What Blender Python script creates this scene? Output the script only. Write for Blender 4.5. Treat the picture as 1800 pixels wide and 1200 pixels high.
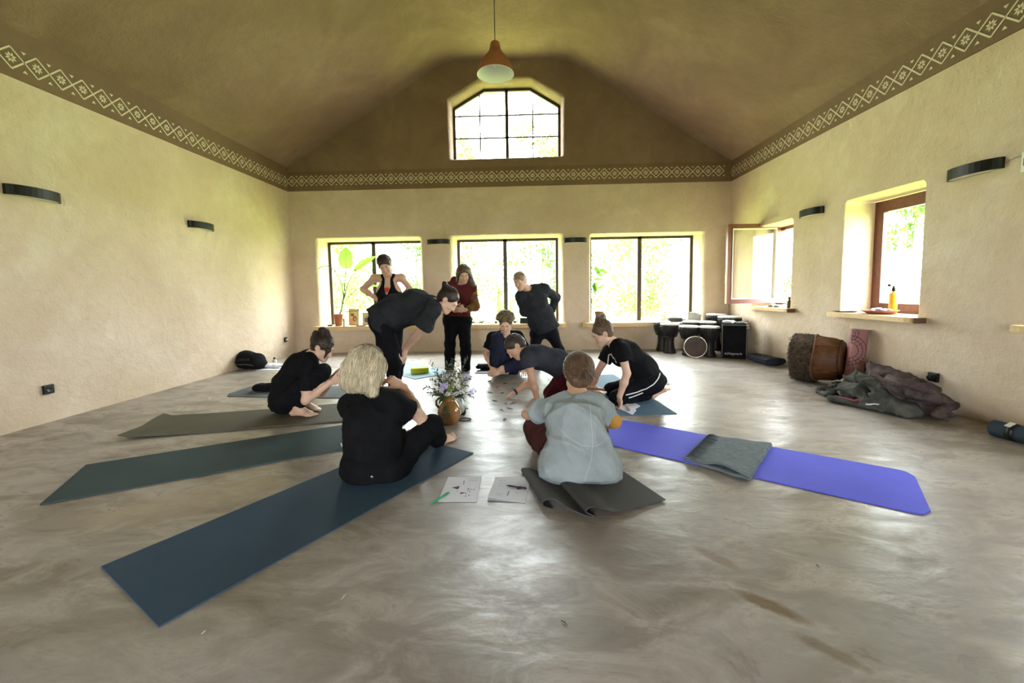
import bpy, bmesh, math, random
import numpy as np
from mathutils import Vector, Matrix
from mathutils.bvhtree import BVHTree

for o in list(bpy.data.objects):
    bpy.data.objects.remove(o)
scene = bpy.context.scene
COL = scene.collection
PI = math.pi
V = lambda *a: np.array(a, dtype=float)
UP = V(0, 0, 1)
def unit(v):
    v = np.asarray(v, float); return v / (np.linalg.norm(v) + 1e-12)

# ------------------------------------------------------------------ camera
F_PX, CY_PX, PITCH, ROLL, YAW, CAM_H = 734.46, 567.09, 0.0783981, -0.0159945, -0.0309626, 1.1496
_cy, _sy = math.cos(YAW), math.sin(YAW)
CFW = V(_sy * math.cos(PITCH), _cy * math.cos(PITCH), -math.sin(PITCH))
_r = V(_cy, -_sy, 0); _u = np.cross(_r, CFW)
CR = math.cos(ROLL) * _r + math.sin(ROLL) * _u
CU = -math.sin(ROLL) * _r + math.cos(ROLL) * _u
cam_data = bpy.data.cameras.new('camera'); cam = bpy.data.objects.new('camera', cam_data)
COL.objects.link(cam)
cam.matrix_world = Matrix(((CR[0], CU[0], -CFW[0], 0), (CR[1], CU[1], -CFW[1], 0), (CR[2], CU[2], -CFW[2], CAM_H), (0, 0, 0, 1)))
cam_data.sensor_width = 36; cam_data.lens = F_PX / 1800 * 36
cam_data.shift_y = -(600 - CY_PX) / 1800
cam_data.clip_start = 0.02; cam_data.clip_end = 300
scene.camera = cam

# ------------------------------------------------------------------ world, exposure
W_STR = 27.0
world = bpy.data.worlds.new('overcast_sky'); scene.world = world; world.use_nodes = True
_bg = world.node_tree.nodes['Background']
_bg.inputs['Color'].default_value = (0.90, 0.96, 1.0, 1); _bg.inputs['Strength'].default_value = W_STR
vs = scene.view_settings
vs.view_transform = 'Standard'; vs.look = 'None'; vs.gamma = 1; vs.use_curve_mapping = False
vs.exposure = 0.48
scene.cycles.max_bounces = 12; scene.cycles.diffuse_bounces = 8; scene.cycles.transparent_max_bounces = 16
scene.cycles.sample_clamp_indirect = 8

def portal(c, size, rot):                 # light portals in the openings only guide the sampling of the sky
    l = bpy.data.lights.new('portal', 'AREA'); l.shape = 'RECTANGLE'; l.size, l.size_y = size
    l.cycles.is_portal = True
    o = bpy.data.objects.new('portal', l); o.location = c; o.rotation_euler = rot; COL.objects.link(o)
    return o
for cx, w in ((-2.92, 2.0), (-0.32, 2.0), (2.27, 2.05)):
    portal((cx, 8.40, 1.3), (w, 1.75), (-PI / 2, 0, 0))
portal((-0.3, 8.40, 4.2), (2.1, 1.5), (-PI / 2, 0, 0))
for cy, w in ((6.55, 1.0), (4.62, 1.1), (2.65, 1.1)):
    portal((4.30, cy, 1.45), (1.4, w), (0, PI / 2, 0))
for cx in (-0.6,):
    portal((cx, -4.1, 1.25), (1.8, 2.2), (PI / 2, 0, 0))

# ------------------------------------------------------------------ unprojection helpers
C0 = V(0, 0, CAM_H)
def _ray(x, y): return CR * (x - 900) / F_PX - CU * (y - CY_PX) / F_PX + CFW
def at(x, y, Y):
    d = _ray(x, y); return C0 + d * (Y / d[1])
def fl(x, y, z=0.0):
    d = _ray(x, y); return C0 + d * ((z - CAM_H) / d[2])
def atX(x, y, X):
    d = _ray(x, y); return C0 + d * (X / d[0])

# ------------------------------------------------------------------ materials
MATS = {}
def mat(name, col, rough=0.8, var=None, scale=6, bump=0.0, bscale=40, spec=0.3, metal=0.0, sheen=0.0, trans=0.0, detail=5, coat=0.0, stretch=None):
    if name in MATS: return MATS[name]
    m = bpy.data.materials.new(name); m.use_nodes = True; nt = m.node_tree; b = nt.nodes['Principled BSDF']
    b.inputs['Base Color'].default_value = (*col, 1); b.inputs['Roughness'].default_value = rough
    b.inputs['Specular IOR Level'].default_value = spec; b.inputs['Metallic'].default_value = metal
    if sheen: b.inputs['Sheen Weight'].default_value = sheen
    if coat: b.inputs['Coat Weight'].default_value = coat
    if trans: b.inputs['Transmission Weight'].default_value = trans
    tc = nt.nodes.new('ShaderNodeTexCoord'); vec = tc.outputs['Object']
    if stretch:
        mp = nt.nodes.new('ShaderNodeMapping'); mp.inputs['Scale'].default_value = stretch
        nt.links.new(vec, mp.inputs['Vector']); vec = mp.outputs['Vector']
    if var is not None:
        n = nt.nodes.new('ShaderNodeTexNoise'); n.inputs['Scale'].default_value = scale; n.inputs['Detail'].default_value = detail
        nt.links.new(vec, n.inputs['Vector'])
        r = nt.nodes.new('ShaderNodeValToRGB'); r.color_ramp.elements[0].position = 0.32; r.color_ramp.elements[1].position = 0.68
        r.color_ramp.elements[0].color = (*col, 1); r.color_ramp.elements[1].color = (*var, 1)
        nt.links.new(n.outputs['Fac'], r.inputs['Fac']); nt.links.new(r.outputs['Color'], b.inputs['Base Color'])
    if bump:
        n2 = nt.nodes.new('ShaderNodeTexNoise'); n2.inputs['Scale'].default_value = bscale; n2.inputs['Detail'].default_value = 6
        nt.links.new(vec, n2.inputs['Vector'])
        bp = nt.nodes.new('ShaderNodeBump'); bp.inputs['Strength'].default_value = bump; bp.inputs['Distance'].default_value = 0.02
        nt.links.new(n2.outputs['Fac'], bp.inputs['Height']); nt.links.new(bp.outputs['Normal'], b.inputs['Normal'])
    MATS[name] = m; return m

def N(nt, t, **kw):
    n = nt.nodes.new(t)
    for k, v in kw.items(): setattr(n, k, v)
    return n
def noise(nt, vec, scale, detail=6, rough=0.55, dist=0.0):
    n = N(nt, 'ShaderNodeTexNoise'); n.inputs['Scale'].default_value = scale; n.inputs['Detail'].default_value = detail
    n.inputs['Roughness'].default_value = rough; n.inputs['Distortion'].default_value = dist
    nt.links.new(vec, n.inputs['Vector']); return n.outputs['Fac']
def ramp(nt, fac, stops):
    r = N(nt, 'ShaderNodeValToRGB'); e = r.color_ramp.elements
    while len(e) < len(stops): e.new(0.5)
    for el, (p, c) in zip(e, stops): el.position = p; el.color = (*c, 1)
    nt.links.new(fac, r.inputs['Fac']); return r.outputs['Color']
def mixc(nt, fac, a, b, blend='MIX'):
    m = N(nt, 'ShaderNodeMix', data_type='RGBA', blend_type=blend)
    if isinstance(fac, float): m.inputs[0].default_value = fac
    else: nt.links.new(fac, m.inputs[0])
    for s, i in ((a, 6), (b, 7)):
        if isinstance(s, tuple): m.inputs[i].default_value = (*s, 1)
        else: nt.links.new(s, m.inputs[i])
    return m.outputs[2]

def plaster(name, c1, c2, c3, bump=0.35):
    m = bpy.data.materials.new(name); m.use_nodes = True; nt = m.node_tree; b = nt.nodes['Principled BSDF']
    tc = N(nt, 'ShaderNodeTexCoord'); vec = tc.outputs['Object']
    a = noise(nt, vec, 0.9, 6, 0.6, 0.6); d = noise(nt, vec, 5.0, 8, 0.65, 0.4); f = noise(nt, vec, 22, 6, 0.7)
    base = ramp(nt, a, [(0.3, c1), (0.52, c2), (0.72, c3)])
    base = mixc(nt, ramp(nt, d, [(0.40, (0, 0, 0)), (0.72, (0.45, 0.45, 0.45))]), base, tuple(x * 0.80 for x in c2))
    base = mixc(nt, ramp(nt, f, [(0.60, (0, 0, 0)), (0.80, (0.35, 0.35, 0.35))]), base, tuple(x * 0.62 for x in c1))
    nt.links.new(base, b.inputs['Base Color'])
    b.inputs['Roughness'].default_value = 0.9; b.inputs['Specular IOR Level'].default_value = 0.15
    h1 = noise(nt, vec, 7, 8, 0.62, 0.3); h2 = noise(nt, vec, 45, 4, 0.6)
    add = N(nt, 'ShaderNodeMath', operation='MULTIPLY_ADD'); nt.links.new(h2, add.inputs[0]); add.inputs[1].default_value = 0.22; nt.links.new(h1, add.inputs[2])
    bp = N(nt, 'ShaderNodeBump'); bp.inputs['Strength'].default_value = bump; bp.inputs['Distance'].default_value = 0.06
    nt.links.new(add.outputs[0], bp.inputs['Height']); nt.links.new(bp.outputs['Normal'], b.inputs['Normal'])
    MATS[name] = m; return m

M_WALL = plaster('clay_plaster', (0.53, 0.41, 0.298), (0.61, 0.49, 0.365), (0.67, 0.57, 0.455), 0.5)
M_BROWN = plaster('brown_clay', (0.185, 0.122, 0.086), (0.23, 0.156, 0.110), (0.275, 0.192, 0.138), 0.45)
M_BAND = plaster('band_brown', (0.165, 0.108, 0.07), (0.19, 0.125, 0.08), (0.215, 0.145, 0.095), 0.2)
M_CREAM = mat('stencil_cream', (0.70, 0.62, 0.48), 0.9, (0.62, 0.54, 0.40), 30)

def stains(nt, vec, base):
    # trowelled patches and scuffs of the clay floor: (x, y, half length, half width, turn, colour, strength, soft edge)
    for x, y, a, b_, rot, c, f, e in ((0.42, 1.78, 0.26, 0.20, -0.5, (0.21, 0.175, 0.15), 0.8, 0.25), (1.42, 1.62, 0.30, 0.12, -0.75, (0.27, 0.245, 0.22), 0.8, 0.2), (1.23, 1.30, 0.34, 0.13, -0.7, (0.25, 0.225, 0.20), 0.7, 0.2),
                                      (0.87, 1.45, 0.115, 0.035, -0.75, (0.15, 0.095, 0.045), 0.85, 0.7), (0.95, 1.26, 0.10, 0.028, -0.75, (0.15, 0.10, 0.055), 0.6, 0.8), (0.80, 1.72, 0.09, 0.03, -0.9, (0.17, 0.12, 0.075), 0.6, 0.7), (-1.9, 2.2, 0.5, 0.2, 0.5, (0.34, 0.28, 0.21), 0.6, 0.6)):
        mp = N(nt, 'ShaderNodeMapping', vector_type='TEXTURE'); mp.inputs['Location'].default_value = (x, y, 0); mp.inputs['Rotation'].default_value = (0, 0, rot); mp.inputs['Scale'].default_value = (a, b_, 1)
        o = N(nt, 'ShaderNodeVectorMath', operation='SUBTRACT'); nt.links.new(vec, o.inputs[0]); o.inputs[1].default_value = (0, 0, 0)
        nt.links.new(o.outputs[0], mp.inputs['Vector']); ln = N(nt, 'ShaderNodeVectorMath', operation='LENGTH')
        fz = N(nt, 'ShaderNodeVectorMath', operation='MULTIPLY'); nt.links.new(mp.outputs[0], fz.inputs[0]); fz.inputs[1].default_value = (1, 1, 0); nt.links.new(fz.outputs[0], ln.inputs[0])
        nz = noise(nt, vec, 9, 6, 0.7); ad = N(nt, 'ShaderNodeMath', operation='MULTIPLY_ADD'); nt.links.new(nz, ad.inputs[0]); ad.inputs[1].default_value = 1.6 * (0.4 + e); nt.links.new(ln.outputs['Value'], ad.inputs[2])
        k = 0.8 * (0.4 + e); m_ = ramp(nt, ad.outputs[0], [(0.0, (f, f, f)), (min(0.97, (0.85 + k - 0.3 * e) / 3), (f, f, f)), (min(1.0, (1.0 + k + 0.3 * e) / 3), (0, 0, 0))])
        nd = ad.outputs[0].node; sc = N(nt, 'ShaderNodeMath', operation='DIVIDE'); nt.links.new(nd.outputs[0], sc.inputs[0]); sc.inputs[1].default_value = 3
        for l in list(nt.links):
            if l.to_node == m_.node and l.to_socket.name == 'Fac': nt.links.remove(l)
        nt.links.new(sc.outputs[0], m_.node.inputs['Fac']); base = mixc(nt, m_, base, c)
    return base
def floor_material():
    m = bpy.data.materials.new('polished_clay_floor'); m.use_nodes = True; nt = m.node_tree; b = nt.nodes['Principled BSDF']
    tc = N(nt, 'ShaderNodeTexCoord'); vec = tc.outputs['Object']
    mp = N(nt, 'ShaderNodeMapping'); mp.inputs['Rotation'].default_value = (0, 0, 0.5); mp.inputs['Scale'].default_value = (1.0, 1.9, 1)
    nt.links.new(vec, mp.inputs['Vector']); v2 = mp.outputs['Vector']
    a = noise(nt, v2, 0.8, 7, 0.6, 0.9); d = noise(nt, v2, 3.0, 9, 0.68, 0.7); f = noise(nt, v2, 11, 8, 0.7, 0.4)
    base = ramp(nt, a, [(0.30, (0.175, 0.143, 0.113)), (0.5, (0.262, 0.23, 0.20)), (0.68, (0.335, 0.31, 0.29))])
    base = mixc(nt, ramp(nt, d, [(0.46, (0, 0, 0)), (0.60, (0.7, 0.7, 0.7))]), base, (0.42, 0.385, 0.35))
    base = mixc(nt, ramp(nt, d, [(0.32, (0.65, 0.65, 0.65)), (0.42, (0, 0, 0))]), base, (0.15, 0.112, 0.078))
    base = mixc(nt, ramp(nt, f, [(0.56, (0, 0, 0)), (0.76, (0.4, 0.4, 0.4))]), base, (0.17, 0.13, 0.09))
    base = stains(nt, vec, base)
    nt.links.new(base, b.inputs['Base Color'])
    rr = N(nt, 'ShaderNodeMapRange'); nt.links.new(d, rr.inputs[0]); rr.inputs[1].default_value = 0.3; rr.inputs[2].default_value = 0.7
    rr.inputs[3].default_value = 0.44; rr.inputs[4].default_value = 0.23; nt.links.new(rr.outputs[0], b.inputs['Roughness'])
    b.inputs['Specular IOR Level'].default_value = 0.40
    h = noise(nt, v2, 5, 4, 0.5, 0.3)
    bp = N(nt, 'ShaderNodeBump'); bp.inputs['Strength'].default_value = 0.24; bp.inputs['Distance'].default_value = 0.02
    nt.links.new(h, bp.inputs['Height']); nt.links.new(bp.outputs['Normal'], b.inputs['Normal'])
    return m
M_FLOOR = floor_material()

def glass_material():
    m = bpy.data.materials.new('window_glass'); m.use_nodes = True; nt = m.node_tree
    for n in list(nt.nodes): nt.nodes.remove(n)
    out = N(nt, 'ShaderNodeOutputMaterial'); t = N(nt, 'ShaderNodeBsdfTransparent'); g = N(nt, 'ShaderNodeBsdfGlossy')
    t.inputs['Color'].default_value = (0.95, 0.98, 0.96, 1); g.inputs['Roughness'].default_value = 0.02
    lw = N(nt, 'ShaderNodeLayerWeight'); pw = N(nt, 'ShaderNodeMath', operation='POWER'); nt.links.new(lw.outputs['Facing'], pw.inputs[0]); pw.inputs[1].default_value = 4.0
    fr = N(nt, 'ShaderNodeMath', operation='MULTIPLY_ADD'); nt.links.new(pw.outputs[0], fr.inputs[0]); fr.inputs[1].default_value = 0.9; fr.inputs[2].default_value = 0.06
    mx = N(nt, 'ShaderNodeMixShader'); nt.links.new(fr.outputs[0], mx.inputs[0]); nt.links.new(t.outputs[0], mx.inputs[1]); nt.links.new(g.outputs[0], mx.inputs[2])
    nt.links.new(mx.outputs[0], out.inputs['Surface']); return m
M_GLASS = glass_material()
M_FRAME = mat('dark_window_frame', (0.045, 0.03, 0.02), 0.45, (0.06, 0.04, 0.028), 20)
M_FRAME_RED = mat('mahogany_frame', (0.12, 0.035, 0.025), 0.35, (0.16, 0.05, 0.035), 20, spec=0.5)
M_SILL = mat('pale_wood', (0.60, 0.41, 0.20), 0.55, (0.70, 0.50, 0.27), 5, stretch=(2, 14, 14))
M_BARK = mat('bark_edge', (0.09, 0.05, 0.03), 0.9, (0.14, 0.08, 0.05), 20)

# ------------------------------------------------------------------ object helpers
def tag(o, label=None, cat=None, group=None, kind=None):
    if label: o['label'] = label
    if cat: o['category'] = cat
    if group: o['group'] = group
    if kind: o['kind'] = kind
    return o
def empty(name, loc, label=None, cat=None, group=None, rz=0):
    o = bpy.data.objects.new(name, None); o.empty_display_size = 0.05; COL.objects.link(o)
    o.location = Vector(loc); o.rotation_euler = (0, 0, rz); tag(o, label, cat, group); return o
def from_arrays(name, verts, faces, m, parent=None, smooth=True, mats=None, midx=None):
    me = bpy.data.meshes.new(name); me.from_pydata([tuple(v) for v in verts], [], [tuple(f) for f in faces])
    for mm in (mats or [m]): me.materials.append(mm)
    if midx is not None: me.polygons.foreach_set('material_index', np.asarray(midx, dtype=np.int32))
    me.polygons.foreach_set('use_smooth', np.full(len(me.polygons), smooth)); me.update()
    o = bpy.data.objects.new(name, me); COL.objects.link(o)
    if parent is not None: attach(o, parent)
    return o
def pmat(o):                                # world matrix from loc / rot without waiting for the depsgraph
    m = Matrix.LocRotScale(o.location, o.rotation_euler, o.scale)
    return (pmat(o.parent) @ o.matrix_parent_inverse @ m) if o.parent else m
def attach(o, parent):                      # geometry is written in world space: keep it there
    o.parent = parent; o.matrix_parent_inverse = pmat(parent).inverted()
def link_local(o, parent): o.parent = parent
class MB:
    def __init__(s): s.bm = bmesh.new(); s.mi = 0
    def _mark(s, n0):
        for f in list(s.bm.faces)[n0:]: f.material_index = s.mi
    def box(s, c, size, rz=0, bevel=0, M=None):
        n0 = len(s.bm.faces)
        mt = M if M is not None else Matrix.Translation(Vector(c)) @ Matrix.Rotation(rz, 4, 'Z')
        if M is not None: mt = M @ Matrix.Translation(Vector(c))
        r = bmesh.ops.create_cube(s.bm, size=1, matrix=mt @ Matrix.Diagonal((*size, 1)))
        if bevel:
            es = {e for v in r['verts'] for e in v.link_edges}
            bmesh.ops.bevel(s.bm, geom=list(es), offset=bevel, segments=2, affect='EDGES', profile=0.6)
        s.bm.faces.ensure_lookup_table(); s._mark(n0); return s
    def ring_loft(s, rings, cap0=True, cap1=True, closed=True):
        n0 = len(s.bm.faces); vs_ = [[s.bm.verts.new(tuple(p)) for p in r] for r in rings]
        for a, b in zip(vs_, vs_[1:]):
            n = len(a)
            for i in range(n if closed else n - 1):
                j = (i + 1) % n; s.bm.faces.new((a[i], a[j], b[j], b[i]))
        if cap0 and len(vs_[0]) > 2: s.bm.faces.new(vs_[0][::-1])
        if cap1 and len(vs_[-1]) > 2: s.bm.faces.new(vs_[-1])
        s.bm.faces.ensure_lookup_table(); s._mark(n0); return s
    def tube(s, pts, r, seg=8, caps=True):
        pts = [np.asarray(p, float) for p in pts]; rr = r if hasattr(r, '__len__') else [r] * len(pts)
        rings = []; ref = V(0, 0, 1)
        for i, p in enumerate(pts):
            t = unit(pts[min(i + 1, len(pts) - 1)] - pts[max(i - 1, 0)])
            if i == 0: a = unit(np.cross(t, ref if abs(t @ ref) < 0.9 else V(1, 0, 0)))
            else: a = unit(a - (a @ t) * t)
            b = np.cross(t, a)
            rings.append([p + rr[i] * (math.cos(q) * a + math.sin(q) * b) for q in np.linspace(0, 2 * PI, seg, endpoint=False)])
        return s.ring_loft(rings, caps, caps)
    def lathe(s, prof, c=(0, 0, 0), axis=(0, 0, 1), seg=28, caps=(False, False)):
        ax = unit(axis); a = unit(np.cross(ax, V(1, 0, 0) if abs(ax[0]) < 0.9 else V(0, 1, 0))); b = np.cross(ax, a); c = np.asarray(c, float)
        rings = [[c + ax * h + max(r, 1e-4) * (math.cos(q) * a + math.sin(q) * b) for q in np.linspace(0, 2 * PI, seg, endpoint=False)] for r, h in prof]
        return s.ring_loft(rings, *caps)
    def poly(s, pts):
        n0 = len(s.bm.faces); s.bm.faces.new([s.bm.verts.new(tuple(p)) for p in pts]); s.bm.faces.ensure_lookup_table(); s._mark(n0); return s
    def ball(s, c, r, sub=2, M=None):
        n0 = len(s.bm.faces); rr = r if hasattr(r, '__len__') else (r, r, r)
        mt = Matrix.Translation(Vector(c)) @ (M if M is not None else Matrix()) @ Matrix.Diagonal((*rr, 1))
        bmesh.ops.create_icosphere(s.bm, subdivisions=sub, radius=1, matrix=mt); s.bm.faces.ensure_lookup_table(); s._mark(n0); return s
    def build(s, name, m, parent=None, smooth=False, local=False, recalc=True):
        if recalc: bmesh.ops.recalc_face_normals(s.bm, faces=s.bm.faces)
        me = bpy.data.meshes.new(name); s.bm.to_mesh(me); s.bm.free()
        for mm in (m if isinstance(m, (list, tuple)) else [m]): me.materials.append(mm)
        if smooth: me.polygons.foreach_set('use_smooth', np.ones(len(me.polygons), dtype=bool))
        o = bpy.data.objects.new(name, me); COL.objects.link(o)
        if parent is not None: (link_local if local else attach)(o, parent)
        return o
def copy_tree(o, parent=None):
    c = o.copy(); COL.objects.link(c)
    if parent is not None: c.parent = parent
    for ch in list(o.children): copy_tree(ch, c)
    return c

# ------------------------------------------------------------------ setting
XL, XR, YB, YF = -4.407, 3.779, 7.87, -3.6
ZT = 3.05; ZL, ZR = 3.48, 3.40
def rrect(x0, z0, x1, z1, r, n=4):
    pts = []
    for cx, cz, a0 in ((x1 - r, z1 - r, 0), (x0 + r, z1 - r, PI / 2), (x0 + r, z0 + r, PI), (x1 - r, z0 + r, 1.5 * PI)):
        for i in range(n + 1):
            a = a0 + PI / 2 * i / n; pts.append((cx + r * math.cos(a), cz + r * math.sin(a)))
    return pts
def rpoly(pts, r, n=3):
    out = []; k = len(pts)
    for i in range(k):
        p, a, b = V(*pts[i]), V(*pts[i - 1]), V(*pts[(i + 1) % k])
        p0 = p + unit(a - p) * r; p1 = p + unit(b - p) * r
        for j in range(n + 1):
            t = j / n; q = (1 - t) ** 2 * p0 + 2 * t * (1 - t) * p + t * t * p1; out.append(tuple(q))
    return out
def wall_mesh(name, outline, holes, to3, depth, m, mats2=None, split=None):
    """wall face with rounded holes; each hole is (outer_loop, inner_loop) and its reveal runs depth deep"""
    bm = bmesh.new(); es = []
    def loop(pts, d=0):
        v = [bm.verts.new(to3(a, b, d)) for a, b in pts]; return v
    v = loop(outline); es += [bm.edges.new((v[i], v[(i + 1) % len(v)])) for i in range(len(v))]
    reveals = []
    for outer, inner in holes:
        v = loop(outer); es += [bm.edges.new((v[i], v[(i + 1) % len(v)])) for i in range(len(v))]; reveals.append((v, outer, inner))
    bmesh.ops.triangle_fill(bm, use_beauty=True, use_dissolve=False, edges=es)
    flat = set(bm.faces)
    for v, outer, inner in reveals:
        rings = [v]
        for t, d in ((0.35, 0.025), (0.62, 0.07), (0.80, 0.16), (1.0, depth)):
            rings.append(loop([((1 - t) * o[0] + t * i[0], (1 - t) * o[1] + t * i[1]) for o, i in zip(outer, inner)], d))
        for a, b in zip(rings, rings[1:]):
            n = len(a)
            for i in range(n):
                f = bm.faces.new((a[i], a[(i + 1) % n], b[(i + 1) % n], b[i])); f.smooth = True
    bmesh.ops.recalc_face_normals(bm, faces=bm.faces)
    me = bpy.data.meshes.new(name); bm.to_mesh(me); bm.free(); me.materials.append(m)
    o = bpy.data.objects.new(name, me); COL.objects.link(o); o['kind'] = 'structure'; return o
def grow(r, d): return (r[0] - d, r[1] - d, r[2] + d, r[3] + d)

fl_o = MB().box((-0.3, 2.0, -0.1), (9.6, 12.6, 0.2)).build('floor', M_FLOOR); fl_o['kind'] = 'structure'
# back wall (cream below, brown gable above the band)
W_BACK = [((-3.95, 0.49, -1.90, 2.19), (-3.87, 0.47, -1.98, 2.14)), ((-1.41, 0.49, 0.75, 2.19), (-1.30, 0.47, 0.66, 2.14)), ((1.20, 0.49, 3.36, 2.17), (1.27, 0.47, 3.25, 2.14))]
toB = lambda a, b, d: (a, YB + d, b)
wall_mesh('wall_back', [(XL, 0), (XR, 0), (XR, ZT), (XL, ZT)],
          [(rrect(*a, 0.07), rrect(*b, 0.02)) for a, b in W_BACK], toB, 0.46, M_WALL)
G_OUT = [(-1.36, 3.54), (0.76, 3.56), (0.775, 4.64), (0.15, 4.99), (-0.79, 4.98), (-1.38, 4.65)]
G_IN = [(-1.31, 3.60), (0.715, 3.60), (0.72, 4.58), (0.16, 4.92), (-0.72, 4.92), (-1.31, 4.59)]
def ceil_profile():
    pts = [(XL, ZL), (-1.36, 5.30), (0.76, 5.27), (XR, ZR)]
    out = [pts[0]]
    for i in (1, 2):
        p, a, b = V(*pts[i]), V(*pts[i - 1]), V(*pts[i + 1])
        p0 = p + unit(a - p) * 0.32; p1 = p + unit(b - p) * 0.32
        for t in np.linspace(0, 1, 7): out.append(tuple((1 - t) ** 2 * p0 + 2 * t * (1 - t) * p + t * t * p1))
    out.append(pts[-1]); return out
CP = ceil_profile()
wall_mesh('wall_gable', [(XL, ZT), (XR, ZT)] + CP[::-1], [(rpoly(G_OUT, 0.05), rpoly(G_IN, 0.02))], toB, 0.34, M_BROWN)
# left wall
w = MB().poly([(XL, YF, 0), (XL, YB, 0), (XL, YB, ZT), (XL, YF, ZT)]).build('wall_left', M_WALL); w['kind'] = 'structure'
# right wall
W_RIGHT = [((6.06, 0.80, 7.08, 2.10), (6.10, 0.80, 7.02, 2.08)), ((4.12, 0.81, 5.13, 2.13), (4.16, 0.81, 5.13, 2.12)), ((2.15, 0.81, 3.20, 2.13), (2.19, 0.81, 3.18, 2.12))]
toR = lambda a, b, d: (XR + d, a, b)
wall_mesh('wall_right', [(YF, 0), (YB, 0), (YB, ZT), (YF, ZT)], [(rrect(*a, 0.06), rrect(*b, 0.02)) for a, b in W_RIGHT], toR, 0.46, M_WALL)
# front wall behind the camera, with one tall garden doorway
toF = lambda a, b, d: (a, YF - d, b)
W_FRONT = [(cx - 0.9, 0.15, cx + 0.9, 2.35) for cx in (-0.6,)]
wall_mesh('wall_front', [(XL, 0), (XR, 0), (XR, ZT)] + CP[::-1] + [(XL, ZT)], [(rrect(*a, 0.05), rrect(*grow(a, -0.03), 0.03)) for a in W_FRONT], toF, 0.46, M_WALL)
# ceiling
mbc = MB(); ys = np.linspace(YF, YB, 14)
mbc.ring_loft([[(x, y, z) for x, z in CP] for y in ys], False, False, closed=False)
c = mbc.build('ceiling', M_BROWN, smooth=True); c['kind'] = 'structure'
# walls above the band on the two long sides belong to the trim
def trim(name, L, to3, top, period, zc, flip=False):
    m = MB(); m.mi = 0
    m.poly([to3(0, ZT, 0), to3(L, ZT, 0), to3(L, top + 0.03, 0), to3(0, top + 0.03, 0)])
    m.poly([to3(0, ZT, -0.03), to3(L, ZT, -0.03), to3(L, ZT, 0), to3(0, ZT, 0)])
    m.mi = 1; e = 0.004; H = 0.092; n = int(L / period)
    P = lambda u, v: to3(u, zc + v, e)
    def seg(a, b, wd):
        a, b = V(*a), V(*b); t = unit(b - a); nn = V(-t[1], t[0]) * wd / 2; m.poly([P(*(a + nn)), P(*(b + nn)), P(*(b - nn)), P(*(a - nn))])
    for i in range(n):
        u = (i + 0.5) * period; h = period / 2
        for a, b in (((-h, 0), (0, H)), ((0, H), (h, 0)), ((h, 0), (0, -H)), ((0, -H), (-h, 0))):
            seg((u + a[0], a[1]), (u + b[0], b[1]), 0.013)
        for k in range(8):                  # eight-petalled star inside the diamond
            an = k * PI / 4 + PI / 8; d = V(math.cos(an), math.sin(an)); q = V(-d[1], d[0]); c0 = V(u, 0)
            m.poly([P(*(c0 + d * 0.007)), P(*(c0 + d * 0.026 + q * 0.009)), P(*(c0 + d * 0.045)), P(*(c0 + d * 0.026 - q * 0.009))])
        for sg in (1, -1):
            m.poly([P(u + h - 0.02, sg * H * 0.98), P(u + h + 0.02, sg * H * 0.98), P(u + h, sg * (H * 0.98 - 0.026))])
    o = m.build(name, [M_BAND, M_CREAM], recalc=False); o['kind'] = 'structure'; return o
trim('trim_1', YB - YF, lambda u, z, e: (XL + 0.012 + e, YB - u, z), ZL, 0.197, 3.215)
trim('trim_2', XR - XL, lambda u, z, e: (XL + u, YB - 0.012 - e, z), 3.37, 0.187, 3.235)
trim('trim_3', YB - YF, lambda u, z, e: (XR - 0.012 - e, YB - u, z), ZR, 0.197, 3.20)

def bar_frame(m, pts, wd, dp, to3):
    """closed frame of bars along a polygon (a,b) of the wall plane, built inwards"""
    k = len(pts); cen = sum((V(*p) for p in pts), V(0, 0)) / k; inn = []
    for i in range(k):
        p, a, b = V(*pts[i]), V(*pts[i - 1]), V(*pts[(i + 1) % k])
        n1 = unit(p - a); n1 = V(-n1[1], n1[0]); n2 = unit(b - p); n2 = V(-n2[1], n2[0])
        if n1 @ (cen - p) < 0: n1 = -n1
        if n2 @ (cen - p) < 0: n2 = -n2
        bis = unit(n1 + n2); inn.append(p + bis * wd / max(bis @ n1, 0.3))
    for i in range(k):
        j = (i + 1) % k; q = [pts[i], pts[j], inn[j], inn[i]]
        m.ring_loft([[to3(a, b, 0) for a, b in q], [to3(a, b, dp) for a, b in q]])
    return inn
def rect(x0, z0, x1, z1): return [(x0, z0), (x1, z0), (x1, z1), (x0, z1)]
def add_pane(name, pts, to3, d, parent):
    return MB().poly([to3(a, b, d) for a, b in pts]).build(name, M_GLASS, parent)
def sill(parent, a0, a1, z, d0, d1, to3, th, m=M_SILL):
    s = MB(); n = 7; n2 = 24
    def out(zz):
        pts = []
        for i in range(n2 + 1):
            t = i / n2; e = min(t, 1 - t) * n2; f = 0.05 * max(0, 1 - e / 2.0) ** 2; wv = 0.008 * math.sin(9 * t + a0)
            pts.append(to3(a0 + (a1 - a0) * t, zz, d0 + f + wv))
        return pts + [to3(a1, zz, d1), to3(a0, zz, d1)]
    s.ring_loft([out(z - th), out(z - th * 0.8), out(z - 0.012), out(z)])
    o = s.build('window_sill', m, parent)
    return o
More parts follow.
